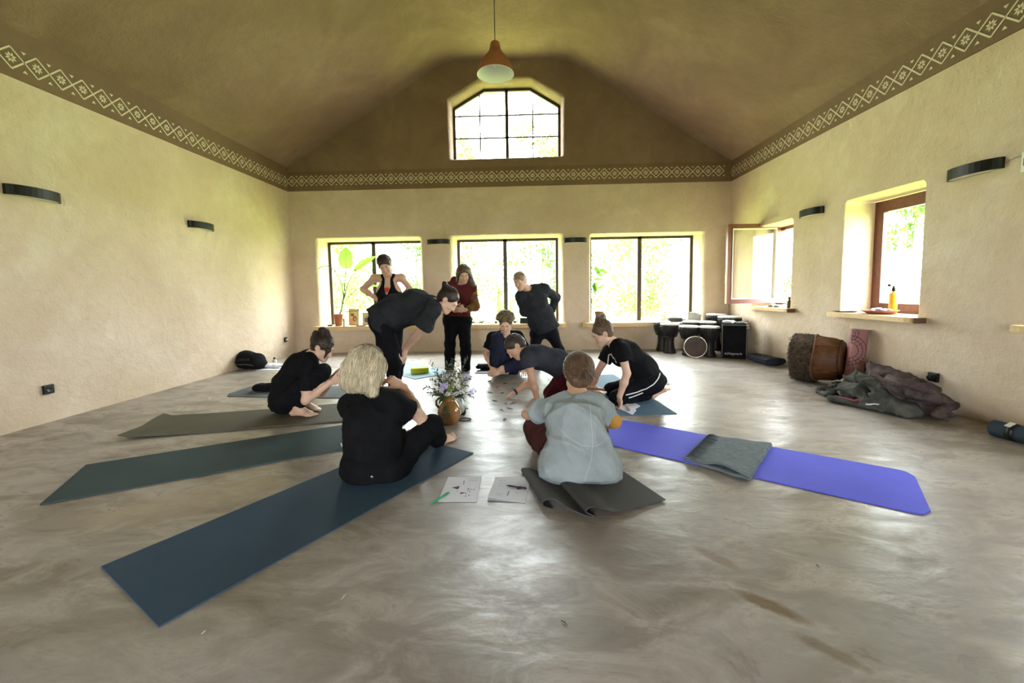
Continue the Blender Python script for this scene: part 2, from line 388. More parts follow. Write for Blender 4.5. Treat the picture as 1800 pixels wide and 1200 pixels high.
for i, (a, b) in enumerate(W_BACK):
    t = empty('window_%d' % (i + 1), (0.5 * (a[0] + a[2]), YB + 0.4, 0.47)); t['kind'] = 'structure'
    to = lambda p, q, d: (p, YB + 0.38 + d, q)
    f = MB(); inn = bar_frame(f, rect(b[0] - 0.01, 0.47, b[2] + 0.01, 2.15), 0.055, 0.07, to); f.build('frame', M_FRAME, t)
    mx = (-2.97, -0.37, 2.24)[i]
    MB().box((mx, YB + 0.415, 1.3), (0.075, 0.07, 1.68)).build('mullion', M_FRAME, t)
    add_pane('pane', rect(b[0], 0.5, mx, 2.13), to, 0.035, t); add_pane('pane', rect(mx, 0.5, b[2], 2.13), to, 0.035, t)
    sx = ((-4.02, -1.82), (-1.32, 0.77), (1.07, 2.78))[i]
    toS = lambda p, q, d: (p, YB + d, q)
    sill(t, sx[0], sx[1], 0.515, -0.14, 0.38, toS, 0.075)
# gable window
t = empty('window_4', (-0.3, YB + 0.3, 3.6)); t['kind'] = 'structure'
to = lambda p, q, d: (p, YB + 0.30 + d, q)
f = MB(); bar_frame(f, G_IN, 0.045, 0.06, to); f.build('frame', M_FRAME, t)
MB().box((-0.29, YB + 0.33, 4.26), (0.06, 0.06, 1.32)).build('mullion', M_FRAME, t)
add_pane('pane', G_IN, to, 0.03, t)
for x in (-0.80, 0.20): MB().box((x, YB + 0.31, 4.22), (0.024, 0.02, 1.2)).build('muntin', M_FRAME, t)
for z in (4.03, 4.44): MB().box((-0.3, YB + 0.31, z), (2.0, 0.02, 0.024)).build('muntin', M_FRAME, t)
# right-hand windows
for i, (a, b) in enumerate(W_RIGHT):
    t = empty('window_%d' % (5 + i), (XR + 0.4, 0.5 * (a[0] + a[2]), 0.8)); t['kind'] = 'structure'
    to = lambda p, q, d: (XR + 0.36 + d, p, q)
    f = MB(); bar_frame(f, rect(b[0] - 0.02, 0.80, b[2] + 0.01, 2.10), 0.07, 0.08, to); f.build('frame', M_FRAME_RED, t)
    toS = lambda p, q, d: (XR + d, p, q)
    sy = ((5.93, 7.12), (4.03, 5.24), (2.05, 3.29))[i]
    so = sill(t, sy[0], sy[1], 0.825, -0.12, 0.36, toS, 0.05)
    MB().box((XR - 0.07, sy[0] - 0.004, 0.80), (0.11, 0.016, 0.052), bevel=0.006).build('sill_end', M_BARK, t)
    if i:
        s = MB(); bar_frame(s, rect(b[0] + 0.05, 0.87, b[2] - 0.06, 2.03), 0.06, 0.05, to); s.build('sash', M_FRAME_RED, t)
        add_pane('pane', rect(b[0] + 0.08, 0.9, b[2] - 0.08, 2.0), to, 0.03, t)
    else:                                   # casement swung into the room on its far jamb
        h = V(XR + 0.34, 6.97, 0); e = V(3.26, 6.92, 0); d = unit(e - h); n = V(-d[1], d[0], 0); L = np.linalg.norm(e - h)
        tS = lambda p, q, dd: tuple(h + d * p + n * dd + V(0, 0, q))
        s = MB(); bar_frame(s, rect(0, 0.87, L, 2.14), 0.075, 0.06, tS); so = s.build('sash', M_FRAME_RED, t)
        s2 = MB(); bar_frame(s2, rect(0.07, 0.94, L - 0.07, 2.07), 0.012, 0.07, tS); s2.build('glazing_bead', mat('white_bead', (0.6, 0.55, 0.5), 0.4), so)
        add_pane('pane', rect(0.07, 0.94, L - 0.07, 2.07), tS, 0.03, so)
        hd = MB(); p = h + d * (L - 0.035) + V(0, 0, 1.22); hd.box(p - n * 0.02, (0.02, 0.03, 0.06)); hd.box(p - n * 0.045 + V(0, 0, 0.04), (0.018, 0.018, 0.12), bevel=0.004)
        hd.build('handle', mat('brushed_metal', (0.55, 0.53, 0.5), 0.3, metal=1), so)
# ------------------------------------------------------------------ outdoors
M_GRASS = mat('meadow', (0.34, 0.43, 0.10), 0.95, (0.46, 0.52, 0.15), 0.6, spec=0.05)
g = MB(); g.poly([(-60, YB + 0.6, -0.35), (60, YB + 0.6, -0.35), (60, 80, -0.35), (-60, 80, -0.35)])
g.poly([(XR + 0.6, YB + 0.6, -0.35), (XR + 0.6, -40, -0.35), (60, -40, -0.35), (60, YB + 0.6, -0.35)])
g.poly([(-60, YF - 0.6, -0.35), (-60, -40, -0.35), (XR + 0.6, -40, -0.35), (XR + 0.6, YF - 0.6, -0.35)])
o = g.build('meadow_ground', M_GRASS, recalc=False); o['kind'] = 'structure'
def leaf_mat(name, a, b):
    m = mat(name, a, 0.7, b, 3, spec=0.2); return m
M_LEAF = [leaf_mat('leaf_green', (0.055, 0.12, 0.018), (0.12, 0.21, 0.04)), leaf_mat('leaf_pale', (0.10, 0.18, 0.035), (0.20, 0.29, 0.07)), leaf_mat('leaf_deep', (0.035, 0.085, 0.014), (0.085, 0.16, 0.03))]
M_TRUNK = mat('tree_bark', (0.16, 0.12, 0.08), 0.9, (0.24, 0.19, 0.13), 8)
M_BIRCH = mat('birch_bark', (0.55, 0.52, 0.47), 0.8, (0.25, 0.22, 0.2), 3, stretch=(6, 6, 1))
def foliage(name, blobs, n, size, m, parent, rng):
    vs_, fs = [], []
    wts = np.array([b[1] ** 2 for b in blobs]); wts /= wts.sum()
    for _ in range(n):
        c, r = blobs[rng.choice(len(blobs), p=wts)]
        d = unit(rng.normal(size=3)); p = np.asarray(c) + d * V(r, r, r * 0.85) * rng.uniform(0.55, 1.05)
        u = unit(rng.normal(size=3)); w = unit(np.cross(u, rng.normal(size=3))); s = size * rng.uniform(0.5, 1.3); k = len(vs_)
        vs_ += [p - u * s, p + w * s * 0.45, p + u * s, p - w * s * 0.45]; fs.append((k, k + 1, k + 2, k + 3))
    return from_arrays(name, vs_, fs, m, parent, smooth=False)
rng = np.random.default_rng(7)
# broad-leaved trees and bushes along the far side of the meadow
TREES = []
for k in range(13):
    x = -19.5 + k * 2.55 + rng.uniform(-0.2, 0.2); y = 22 + 6.2 * (k % 2) + rng.uniform(-0.3, 0.3); h = rng.uniform(5.0, 7.5) + 1.5 * (k % 2)
    TREES.append((x, y, h, k % 3))
for k in range(6):
    TREES.append((12.5 + 4.4 * (k % 2) + rng.uniform(-.3, .3), 3.5 + k * 2.6, rng.uniform(6, 9.0), 3))
for k in range(5): TREES.append((-15 + 8.2 * k, 36 + 3 * (k % 2), 14.5 + (k % 2) * 1.5, 4))
for k, (x, y, h, kind) in enumerate(TREES):
    lab = ['dense green tree beyond the meadow, seen through the back windows', 'pale green loose tree beyond the meadow, seen through the back windows', 'deep green bushy tree beyond the meadow, seen through the back windows',
           'pale-trunked birch standing outside the right-hand windows', 'tall sparse tree rising behind the others, seen in the gable window'][kind]
    t = empty('birch_tree' if kind == 3 else 'tree', (x, y, -0.35), lab, 'tree', ['dense trees beyond the meadow', 'pale trees beyond the meadow', 'bushy trees beyond the meadow', 'birches outside the right windows', 'tall sparse trees at the back'][kind])
    tr = MB()
    if kind == 3:
        tr.tube([(x, y, -0.4), (x + 0.1, y, h * 0.5), (x + 0.05, y + 0.1, h * 0.95)], [0.13, 0.10, 0.03], 8)
        for q in range(3): tr.tube([(x + 0.5 * q - 0.7, y + 0.9 - q * .5, -0.4), (x + 0.5 * q - 0.6, y + 0.8 - q * .5, h * 0.8)], [0.09, 0.03], 6)
        tr.build('trunk', M_BIRCH, t, True)
        bl = [((x + rng.uniform(-.9, .9), y + rng.uniform(-.9, .9), h * rng.uniform(0.35, 1.0)), rng.uniform(0.5, 0.9)) for _ in range(9)]
        foliage('foliage', bl, 3600, 0.10, M_LEAF[0], t, rng)
    else:
        tr.tube([(x, y, -0.4), (x + 0.15, y, h * 0.4), (x, y + 0.1, h * 0.85)], [0.16, 0.11, 0.03], 8).build('trunk', M_TRUNK, t, True)
        bl = [((x + rng.uniform(-1.6, 1.6), y + rng.uniform(-1.3, 1.3), rng.uniform(0.2, 1.6)), rng.uniform(0.7, 1.1)) for _ in range(5)]
        bl += [((x + rng.uniform(-1.4, 1.4), y + rng.uniform(-1.3, 1.3), h * rng.uniform(0.25, 0.95)), rng.uniform(0.6, 1.2)) for _ in range(10)]
        if kind == 4: bl = [((x + rng.uniform(-2.2, 2.2), y + rng.uniform(-1.5, 1.5), h * rng.uniform(0.5, 1.0)), rng.uniform(0.7, 1.3)) for _ in range(13)]
        foliage('foliage', bl, 1500 if kind == 4 else 3000, 0.26 if kind == 4 else 0.13, M_LEAF[kind % 3], t, rng)
# ------------------------------------------------------------------ organic surfaces: smooth blends of tapered limbs, meshed
_rw = np.random.default_rng(11)
_WK = _rw.normal(size=(7, 3)); _WK /= np.linalg.norm(_WK, axis=1)[:, None]; _WP = _rw.uniform(0, 6.28, 7)
def wrinkle(P, freq):
    q = P * freq; o = 0
    q = q + 0.6 * np.sin(q[..., [1, 2, 0]] * 0.7 + 1.3)
    for i in range(7): o = o + np.sin(q @ _WK[i] * (1 + 0.35 * i) + _WP[i]) / (1 + 0.25 * i)
    return o / 3.0
def crease(P, freq):                        # soft ridged folds for cloth
    q = P * freq; q = q + 0.9 * np.sin(q[..., [1, 2, 0]] * 0.55 + 1.3); o = 0
    for i in range(4): o = o - (1 - np.abs(np.sin(q @ _WK[i] * (0.55 + 0.22 * i) + _WP[i]))) ** 2.5 / (1 + 0.3 * i)
    return o * 0.75 + 0.55
class Cap:                                  # tapered limb with an elliptical section; radii may be a number or (side, other)
    def __init__(s, a, b, ra, rb, side=None, flat=(False, False), k=0.03, op='u', nz=None):
        s.a, s.b = np.asarray(a, float), np.asarray(b, float)
        s.ra = np.array(ra if hasattr(ra, '__len__') else (ra, ra), float); s.rb = np.array(rb if hasattr(rb, '__len__') else (rb, rb), float)
        s.ax = unit(s.b - s.a); s.L = max(np.linalg.norm(s.b - s.a), 1e-5)
        sd = np.asarray(side if side is not None else (V(1, 0, 0) if abs(s.ax[0]) < 0.8 else V(0, 0, 1)), float)
        s.s = unit(sd - (sd @ s.ax) * s.ax); s.t = np.cross(s.ax, s.s); s.flat, s.k, s.op, s.nz = flat, k, op, nz
    def bounds(s):
        r = max(s.ra.max(), s.rb.max()); return np.minimum(s.a, s.b) - r, np.maximum(s.a, s.b) + r
    def d(s, P):
        q = P - s.a; u = q @ s.ax; uc = np.clip(u, 0, s.L); h = uc / s.L
        rs = s.ra[0] + (s.rb[0] - s.ra[0]) * h; rt = s.ra[1] + (s.rb[1] - s.ra[1]) * h; m = np.minimum(rs, rt)
        kk = np.sqrt(((q @ s.s) / rs) ** 2 + ((q @ s.t) / rt) ** 2 + ((u - uc) / m) ** 2); d = (kk - 1) * m
        if s.flat[0]: d = np.maximum(d, -u)
        if s.flat[1]: d = np.maximum(d, u - s.L)
        return d
class Ell:
    def __init__(s, c, r, X=V(1, 0, 0), Y=V(0, 1, 0), Z=V(0, 0, 1), k=0.02, op='u', nz=None):
        s.c = np.asarray(c, float); s.r = np.array(r if hasattr(r, '__len__') else (r, r, r), float); s.B = np.array([X, Y, Z]).T; s.k, s.op, s.nz = k, op, nz
    def bounds(s): m = s.r.max(); return s.c - m, s.c + m
    def d(s, P):
        q = ((P - s.c) @ s.B) / s.r; k = np.sqrt((q ** 2).sum(-1)); return (k - 1) * s.r.min() if s.r.max() / s.r.min() < 1.02 else (k - 1) * s.r.min() * 1.0
class Half:                                 # keep the side the normal points away from
    def __init__(s, p, n, k=0.004): s.p, s.n, s.k, s.op, s.nz = np.asarray(p, float), unit(n), k, 'i', None
    def bounds(s): return None
    def d(s, P): return (P - s.p) @ s.n
def mesh_sdf(prims, vox, warp=None):
    """returns verts, quads of the zero level of the blended primitives"""
    bs = [p.bounds() for p in prims if p.op == 'u']
    lo = np.min([b[0] for b in bs], axis=0) - 0.03; hi = np.max([b[1] for b in bs], axis=0) + 0.03
    n = np.ceil((hi - lo) / vox).astype(int) + 1
    g = np.full(n, 0.2, np.float32); axs = [lo[i] + vox * np.arange(n[i]) for i in range(3)]
    for p in prims:
        b = p.bounds()
        if b is None: i0, i1 = np.zeros(3, int), n
        else:
            pad = max(0.03, p.k + 0.012)
            i0 = np.clip(np.floor((b[0] - pad - lo) / vox).astype(int), 0, n); i1 = np.clip(np.ceil((b[1] + pad - lo) / vox).astype(int) + 1, 0, n)
        if np.any(i1 <= i0): continue
        sl = tuple(slice(a, c) for a, c in zip(i0, i1))
        P = np.stack(np.meshgrid(*[axs[i][sl[i]] for i in range(3)], indexing='ij'), -1)
        d = p.d(P)
        if p.nz: d = d + p.nz[0] * (crease if len(p.nz) > 2 else wrinkle)(P, p.nz[1])
        a = g[sl]; k = p.k
        if p.op == 'u': h = np.maximum(k - np.abs(a - d), 0) / k; g[sl] = np.minimum(a, d) - h * h * k * 0.25
        else:
            e = -d if p.op == 's' else d
            h = np.maximum(k - np.abs(a - e), 0) / k; g[sl] = np.maximum(a, e) + h * h * k * 0.25
    if warp:
        near = np.abs(g) < 0.03; idx = np.argwhere(near); P = lo + vox * idx; g[near] += warp(P).astype(np.float32)
    s = g < 0
    cnt = np.zeros(np.array(s.shape) - 1, np.int8)
    offs = [(i, j, k) for i in (0, 1) for j in (0, 1) for k in (0, 1)]
    def sh(a, o): return a[o[0]:a.shape[0] - 1 + o[0], o[1]:a.shape[1] - 1 + o[1], o[2]:a.shape[2] - 1 + o[2]]
    for o in offs: cnt += sh(s, o)
    act = (cnt > 0) & (cnt < 8); cells = np.argwhere(act); ids = np.full(act.shape, -1, np.int64); ids[act] = np.arange(len(cells))
    pos = np.zeros((len(cells), 3)); c2 = np.zeros(len(cells))
    for o in offs:
        for ax in range(3):
            if o[ax]: continue
            o2 = list(o); o2[ax] = 1
            a = g[cells[:, 0] + o[0], cells[:, 1] + o[1], cells[:, 2] + o[2]]; b = g[cells[:, 0] + o2[0], cells[:, 1] + o2[1], cells[:, 2] + o2[2]]
            cr = (a < 0) != (b < 0); t = np.where(cr, a / np.where(cr, a - b, 1), 0)
            pt = np.tile(np.array(o, float), (len(cells), 1)); pt[:, ax] += t; pos += pt * cr[:, None]; c2 += cr
    verts = lo + vox * (cells + pos / c2[:, None]); quads = []
    for ax in range(3):
        u, v = [(1, 2), (2, 0), (0, 1)][ax]
        A = np.moveaxis(s, ax, 0); e = A[:-1] != A[1:]; e = np.moveaxis(e, 0, ax); ix = np.argwhere(e)
        ix = ix[(ix[:, u] > 0) & (ix[:, v] > 0) & (ix[:, u] < act.shape[u]) & (ix[:, v] < act.shape[v])]
        inside = s[tuple(ix.T)]
        def cell(du, dv): j = ix.copy(); j[:, u] -= du; j[:, v] -= dv; return ids[tuple(j.T)]
        q = np.stack([cell(1, 1), cell(0, 1), cell(0, 0), cell(1, 0)], 1); q[~inside] = q[~inside][:, ::-1]; quads.append(q)
    return verts, np.concatenate(quads)
def sdf_obj(name, prims, m, parent=None, vox=0.008, warp=None):
    if parent is not None or name == 'person': prims = list(prims) + [Half(V(0, 0, 0.0085), V(0, 0, -1), 0.006)]
    v, q = mesh_sdf(prims, vox, warp)
    return fast_mesh(name, v, q, m, parent)
def fast_mesh(name, v, q, m, parent=None):
    me = bpy.data.meshes.new(name); nq = len(q); me.vertices.add(len(v)); me.vertices.foreach_set('co', np.asarray(v, np.float32).ravel())
    me.loops.add(nq * 4); me.loops.foreach_set('vertex_index', np.asarray(q, np.int32).ravel())
    me.polygons.add(nq); me.polygons.foreach_set('loop_start', np.arange(0, nq * 4, 4, dtype=np.int32))
    me.polygons.foreach_set('use_smooth', np.ones(nq, dtype=bool)); me.update(calc_edges=True); me.validate()
    me.materials.append(m); o = bpy.data.objects.new(name, me); COL.objects.link(o)
    if parent is not None: attach(o, parent)
    return o
def bvh(o):
    me = o.data; return BVHTree.FromPolygons([v.co.copy() for v in me.vertices], [tuple(p.vertices) for p in me.polygons])
def drape(name, tree, pts, wd, m, parent, off=0.004, step=0.012, closed=False):
    """thin ribbon lying on a cloth: the polyline is projected to the nearest surface"""
    P = [np.asarray(p, float) for p in pts]; Q = []
    if len(P) < 2: print('DRAPE MISS', name); return None
    for a, b in zip(P, P[1:]):
        k = max(1, int(np.linalg.norm(b - a) / step))
        for i in range(k): Q.append(a + (b - a) * i / k)
    Q.append(P[-1]); R, NN = [], []
    for q in Q:
        lc, nr, _, _ = tree.find_nearest(Vector(q)); R.append(np.array(lc) + np.array(nr) * off); NN.append(np.array(nr))
    mb_ = MB(); rings = []
    for i, r in enumerate(R):
        t = unit(R[min(i + 1, len(R) - 1)] - R[max(i - 1, 0)]); s = unit(np.cross(t, NN[i]))
        rings.append([r - s * wd / 2, r - NN[i] * off * 1.5 - s * wd / 2, r - NN[i] * off * 1.5 + s * wd / 2, r + s * wd / 2])
    return mb_.ring_loft(rings).build(name, m, parent)

def px_points(o, pts):                      # where sight lines of the photograph meet a surface already standing in the room
    t = bvh(o); out = []
    for x, y in pts:
        h = t.ray_cast(Vector(C0), Vector(unit(_ray(x, y)))); 
        if h[0] is not None: out.append(np.array(h[0]))
    return out
def skin(name, c):
    m = mat(name, c, 0.5, tuple(x * 0.88 for x in c), 14, spec=0.35, bump=0.05, bscale=120)
    b = m.node_tree.nodes['Principled BSDF']; b.inputs['Subsurface Weight'].default_value = 0.12; b.inputs['Subsurface Radius'].default_value = (0.02, 0.008, 0.004); b.inputs['Subsurface Scale'].default_value = 0.5
    return m
def cloth(name, c, var=None, folds=0.5):
    m = mat(name, c, 0.9, var or tuple(x * 0.75 for x in c), 9, bump=0.25, bscale=160, spec=0.08); nt = m.node_tree; b = nt.nodes['Principled BSDF']
    if not any(n.name == 'folds' for n in nt.nodes):        # soft creases of the fabric
        tc = N(nt, 'ShaderNodeTexCoord'); mp = N(nt, 'ShaderNodeMapping'); mp.inputs['Scale'].default_value = (1, 1, 0.55); nt.links.new(tc.outputs['Object'], mp.inputs['Vector'])
        h = noise(nt, mp.outputs[0], 9, 2, 0.45, 0.7); bp = N(nt, 'ShaderNodeBump'); bp.name = 'folds'; bp.inputs['Strength'].default_value = folds; bp.inputs['Distance'].default_value = 0.035
        nt.links.new(h, bp.inputs['Height']); old = b.inputs['Normal'].links[0].from_socket; nt.links.new(bp.outputs[0], old.node.inputs['Normal'])
    return m
def hair_mat(name, c, c2):
    m = mat(name, c, 0.45, c2, 60, bump=0.5, bscale=90, spec=0.35, stretch=(1, 1, 0.25)); nt = m.node_tree; b = nt.nodes['Principled BSDF']
    gi = N(nt, 'ShaderNodeNewGeometry'); src = b.inputs['Base Color'].links[0].from_socket      # every lock its own tone
    rr = ramp(nt, gi.outputs['Random Per Island'], [(0.0, tuple(x * 0.62 for x in c)), (0.5, c), (1.0, tuple(min(1, x * 1.25) for x in c2))])
    nt.links.new(mixc(nt, 0.5, src, rr), b.inputs['Base Color']); return m
def strands(h, T, E, m, tgt, n=110, seed=1, ang=2.3, r=0.0024, lift=0.0012, top=0.11, start=-0.03, fwd=0.0, wav=0.0012):
    """locks combed from the hairline over the skull to a knot at tgt (head frame)"""
    hb = bvh(h); rg = np.random.default_rng(seed); lk = MB(); K0 = T(*tgt)
    for k in range(n):
        a = rg.uniform(-ang, ang); st = T(0.10 * math.sin(a), start + fwd * math.cos(a) + 0.012 * rg.normal(), 0.035 + top * math.cos(a)); pts = []
        for i in range(9):
            q = i / 8; g_ = st * (1 - q) + K0 * q + unit(st * (1 - q) + K0 * q - T(0, -0.02, 0.02)) * 0.05 * math.sin(PI * q) + rg.normal(size=3) * wav
            lc, nn, _, _ = hb.find_nearest(Vector(g_)); pts.append(np.array(lc) + np.array(nn) * lift)
        rr = r * rg.uniform(.7, 1.3); lk.tube(pts, [rr * x for x in (0.45, 0.8, 1, 1, 1, 1, 1, 0.9, 0.5)], 5)
    return lk.build('lock', m, h, True)

def hand(pr, w, d, n, right, s=1.0, curl=0.5, spread=0.012, point=False):
    d = unit(d); n = unit(n - (n @ d) * d); sd = np.cross(d, n) * (1 if right else -1)          # sd points to the thumb side
    pr.append(Cap(w - d * 0.02, w + d * 0.03 * s, (0.026 * s, 0.020 * s), (0.034 * s, 0.016 * s), sd, k=0.015))
    pr.append(Cap(w + d * 0.025 * s, w + d * 0.078 * s, (0.036 * s, 0.014 * s), (0.038 * s, 0.012 * s), sd, k=0.012))
    for i, (o, L) in enumerate(((0.030, 0.072), (0.010, 0.080), (-0.011, 0.075), (-0.031, 0.060))):
        p = w + (d * 0.086 + sd * o) * s; a = 0.0; r = (0.0088, 0.0088, 0.0085, 0.0075)[i] * s
        dd = unit(d + sd * (o / 0.03) * spread * 8)
        c = 0.05 if (point and i == 0) else curl + 0.05 * i
        for f, l in enumerate((0.44, 0.31, 0.25)):
            a += c * (0.75, 1.0, 0.7)[f]; q = p + (dd * math.cos(a) + n * math.sin(a)) * L * l * s
            pr.append(Cap(p, q, r, r * 0.92, k=0.006)); p = q; r *= 0.92
    p = w + (d * 0.022 + sd * 0.026) * s; q = p + unit(d * 0.72 + sd * 0.62 + n * 0.25) * 0.042 * s
    e = q + unit(d * 0.88 + sd * 0.25 + n * (0.2 + curl * 0.4)) * 0.034 * s; e2 = e + unit(d * 0.85 + sd * 0.02 + n * (0.2 + curl * 0.6)) * 0.026 * s
    pr += [Cap(p, q, 0.015 * s, 0.011 * s, k=0.012), Cap(q, e, 0.0105 * s, 0.0095 * s, k=0.006), Cap(e, e2, 0.0095 * s, 0.008 * s, k=0.006)]
def foot(pr, an, d, up, right, s=1.0):
    up = unit(up); d = unit(d - (d @ up) * up); sd = np.cross(d, up) * (-1 if right else 1)      # towards the big toe
    heel = an - d * 0.045 * s - up * 0.050 * s; ball = an + d * 0.115 * s - up * 0.062 * s
    pr += [Ell(an, 0.036 * s, k=0.02), Cap(an - up * 0.005, heel, 0.033 * s, 0.030 * s, k=0.03), Cap(heel + up * 0.004, ball, (0.028 * s, 0.026 * s), (0.043 * s, 0.018 * s), sd, k=0.03),
           Cap(an + d * 0.01, ball + up * 0.01, (0.034 * s, 0.034 * s), (0.04 * s, 0.016 * s), sd, k=0.03)]
    for i, o in enumerate((0.030, 0.011, -0.006, -0.021, -0.034)):
        b = ball + (sd * o + d * 0.005) * s; L = (0.055, 0.053, 0.046, 0.038, 0.030)[i]; r = (0.0145, 0.010, 0.0095, 0.009, 0.0088)[i] * s
        pr.append(Cap(b, b + (d * L - up * 0.005) * s, r, r * 0.9, k=0.008))
def head_frame(J):
    f = unit(J['face']); u = unit(J['up'] - (J['up'] @ f) * f); r = np.cross(f, u); return r, f, u
def head_prims(J, s=1.0):
    r, f, u = head_frame(J); c = J['head']; T = lambda x, y, z: c + (r * x + f * y + u * z) * s; E = dict(X=r, Y=f, Z=u)
    p = [Ell(T(0, -0.012, 0.032), V(0.074, 0.093, 0.086) * s, k=0.03, **E), Ell(T(0, 0.035, -0.035), V(0.059, 0.060, 0.072) * s, k=0.035, **E),
         Ell(T(0, 0.070, -0.092), V(0.024, 0.020, 0.018) * s, k=0.03, **E), Cap(T(0.045, 0.01, -0.065), T(0.012, 0.07, -0.092), 0.020 * s, 0.018 * s, k=0.03), Cap(T(-0.045, 0.01, -0.065), T(-0.012, 0.07, -0.092), 0.020 * s, 0.018 * s, k=0.03),
         Ell(T(0.030, 0.076, -0.032), V(0.022, 0.018, 0.018) * s, k=0.025, **E), Ell(T(-0.030, 0.076, -0.032), V(0.022, 0.018, 0.018) * s, k=0.025, **E),
         Cap(T(-0.034, 0.084, 0.022), T(0.034, 0.084, 0.022), 0.013 * s, 0.013 * s, k=0.02),
         Ell(T(0.031, 0.096, 0.000), V(0.017, 0.014, 0.012) * s, op='s', k=0.014, **E), Ell(T(-0.031, 0.096, 0.000), V(0.017, 0.014, 0.012) * s, op='s', k=0.014, **E),
         Ell(T(0.030, 0.080, 0.000), 0.0125 * s, k=0.004), Ell(T(-0.030, 0.080, 0.000), 0.0125 * s, k=0.004),
         Cap(T(0, 0.092, 0.012), T(0, 0.112, -0.032), 0.008 * s, 0.011 * s, k=0.012), Ell(T(0.010, 0.098, -0.036), 0.008 * s, k=0.008), Ell(T(-0.010, 0.098, -0.036), 0.008 * s, k=0.008),
         Cap(T(-0.018, 0.086, -0.060), T(0.018, 0.086, -0.060), 0.0085 * s, 0.0085 * s, k=0.012), Cap(T(-0.014, 0.085, -0.071), T(0.014, 0.085, -0.071), 0.008 * s, 0.008 * s, k=0.01)]
    for sg in (1, -1):
        e = Ell(T(sg * 0.075, -0.008, -0.004), V(0.009, 0.019, 0.031) * s, X=unit(r + f * 0.35 * sg), Y=unit(f - r * 0.35 * sg), Z=u, k=0.01); p.append(e)
        p.append(Ell(T(sg * 0.083, -0.003, -0.002), V(0.006, 0.009, 0.016) * s, op='s', k=0.006, **E))
    return p, T, E
def body_prims(J, s=1.0, female=True):
    """one continuous figure through the given joints"""
    g = lambda k: J[k]; p = []
    hs = unit(g('hipR') - g('hipL')); ss = unit(g('shR') - g('shL')); ws = unit(hs + ss)
    pel, wa, ch, ne = g('pelvis'), g('waist'), g('chest'), g('neck')
    p += [Cap(g('hipL'), g('hipR'), 0.092 * s, 0.092 * s, k=0.05), Cap(pel, wa, (0.155 * s, 0.10 * s), (0.122 * s, 0.088 * s), hs, k=0.06),
          Cap(wa, ch, (0.122 * s, 0.088 * s), (0.145 * s, 0.105 * s), ws, k=0.06), Cap(ch, 0.35 * ch + 0.65 * ne, (0.145 * s, 0.105 * s), (0.105 * s, 0.07 * s), ss, k=0.05),
          Cap(g('shL'), ne * 0.7 + 0.3 * g('shL'), 0.052 * s, 0.045 * s, k=0.04), Cap(g('shR'), ne * 0.7 + 0.3 * g('shR'), 0.052 * s, 0.045 * s, k=0.04)]
    r, f, u = head_frame(J); nk = g('head') - u * 0.045 * s - f * 0.012 * s
    p += [Cap(ne, nk, (0.056 * s, 0.054 * s), (0.050 * s, 0.052 * s), ss, k=0.03)]
    fw = unit(np.cross(unit(ne - wa), ss)); J['_fw'] = fw
    if female:
        for sg in (1, -1): p.append(Ell(ch * 0.8 + ne * 0.2 + fw * 0.075 * s + ss * sg * 0.068 * s - unit(ne - wa) * 0.02, 0.062 * s, k=0.05))
    hp, T, E = head_prims(J, s * J.get('hs', 1.0)); p += hp
    for S in 'LR':
        sh, el, wr = g('sh' + S), g('el' + S), g('wr' + S)
        p += [Cap(sh, el, 0.047 * s, 0.036 * s, k=0.03), Cap(el, 0.6 * el + 0.4 * wr, 0.036 * s, 0.038 * s, k=0.02), Cap(0.6 * el + 0.4 * wr, wr, (0.037 * s, 0.035 * s), (0.026 * s, 0.021 * s), k=0.02)]
        d, n, c = g('hand' + S)[:3]; hand(p, wr + unit(d) * 0.015, d, n, S == 'R', s, c, point=len(g('hand' + S)) > 3)
        hi, kn, an = g('hip' + S), g('kn' + S), g('an' + S)
        p += [Cap(hi, kn, 0.088 * s, 0.055 * s, k=0.05), Ell(kn, 0.056 * s, k=0.03)]
        ca = 0.68 * kn + 0.32 * an; bk = unit((0.5 * (hi + an) - kn)); bk = bk if np.linalg.norm(0.5 * (hi + an) - kn) > 0.05 else -fw
        ca = ca + bk * 0.014
        p += [Cap(kn, ca, 0.050 * s, 0.055 * s, k=0.03), Cap(ca, an, 0.055 * s, 0.034 * s, k=0.03)]
        d, up = g('foot' + S); foot(p, an, d, up, S == 'R', s)
    return p
def bum(J, s, q):                           # seat muscles, behind the hips
    r = []
    bk = -unit(np.cross(unit(J['waist'] - J['pelvis']), unit(J['hipR'] - J['hipL'])))
    for S in 'LR': r.append(Ell(J['hip' + S] * 0.75 + J['pelvis'] * 0.25 + bk * q * s - 0.02 * unit(J['waist'] - J['pelvis']), 0.088 * s, k=0.05))
    return r
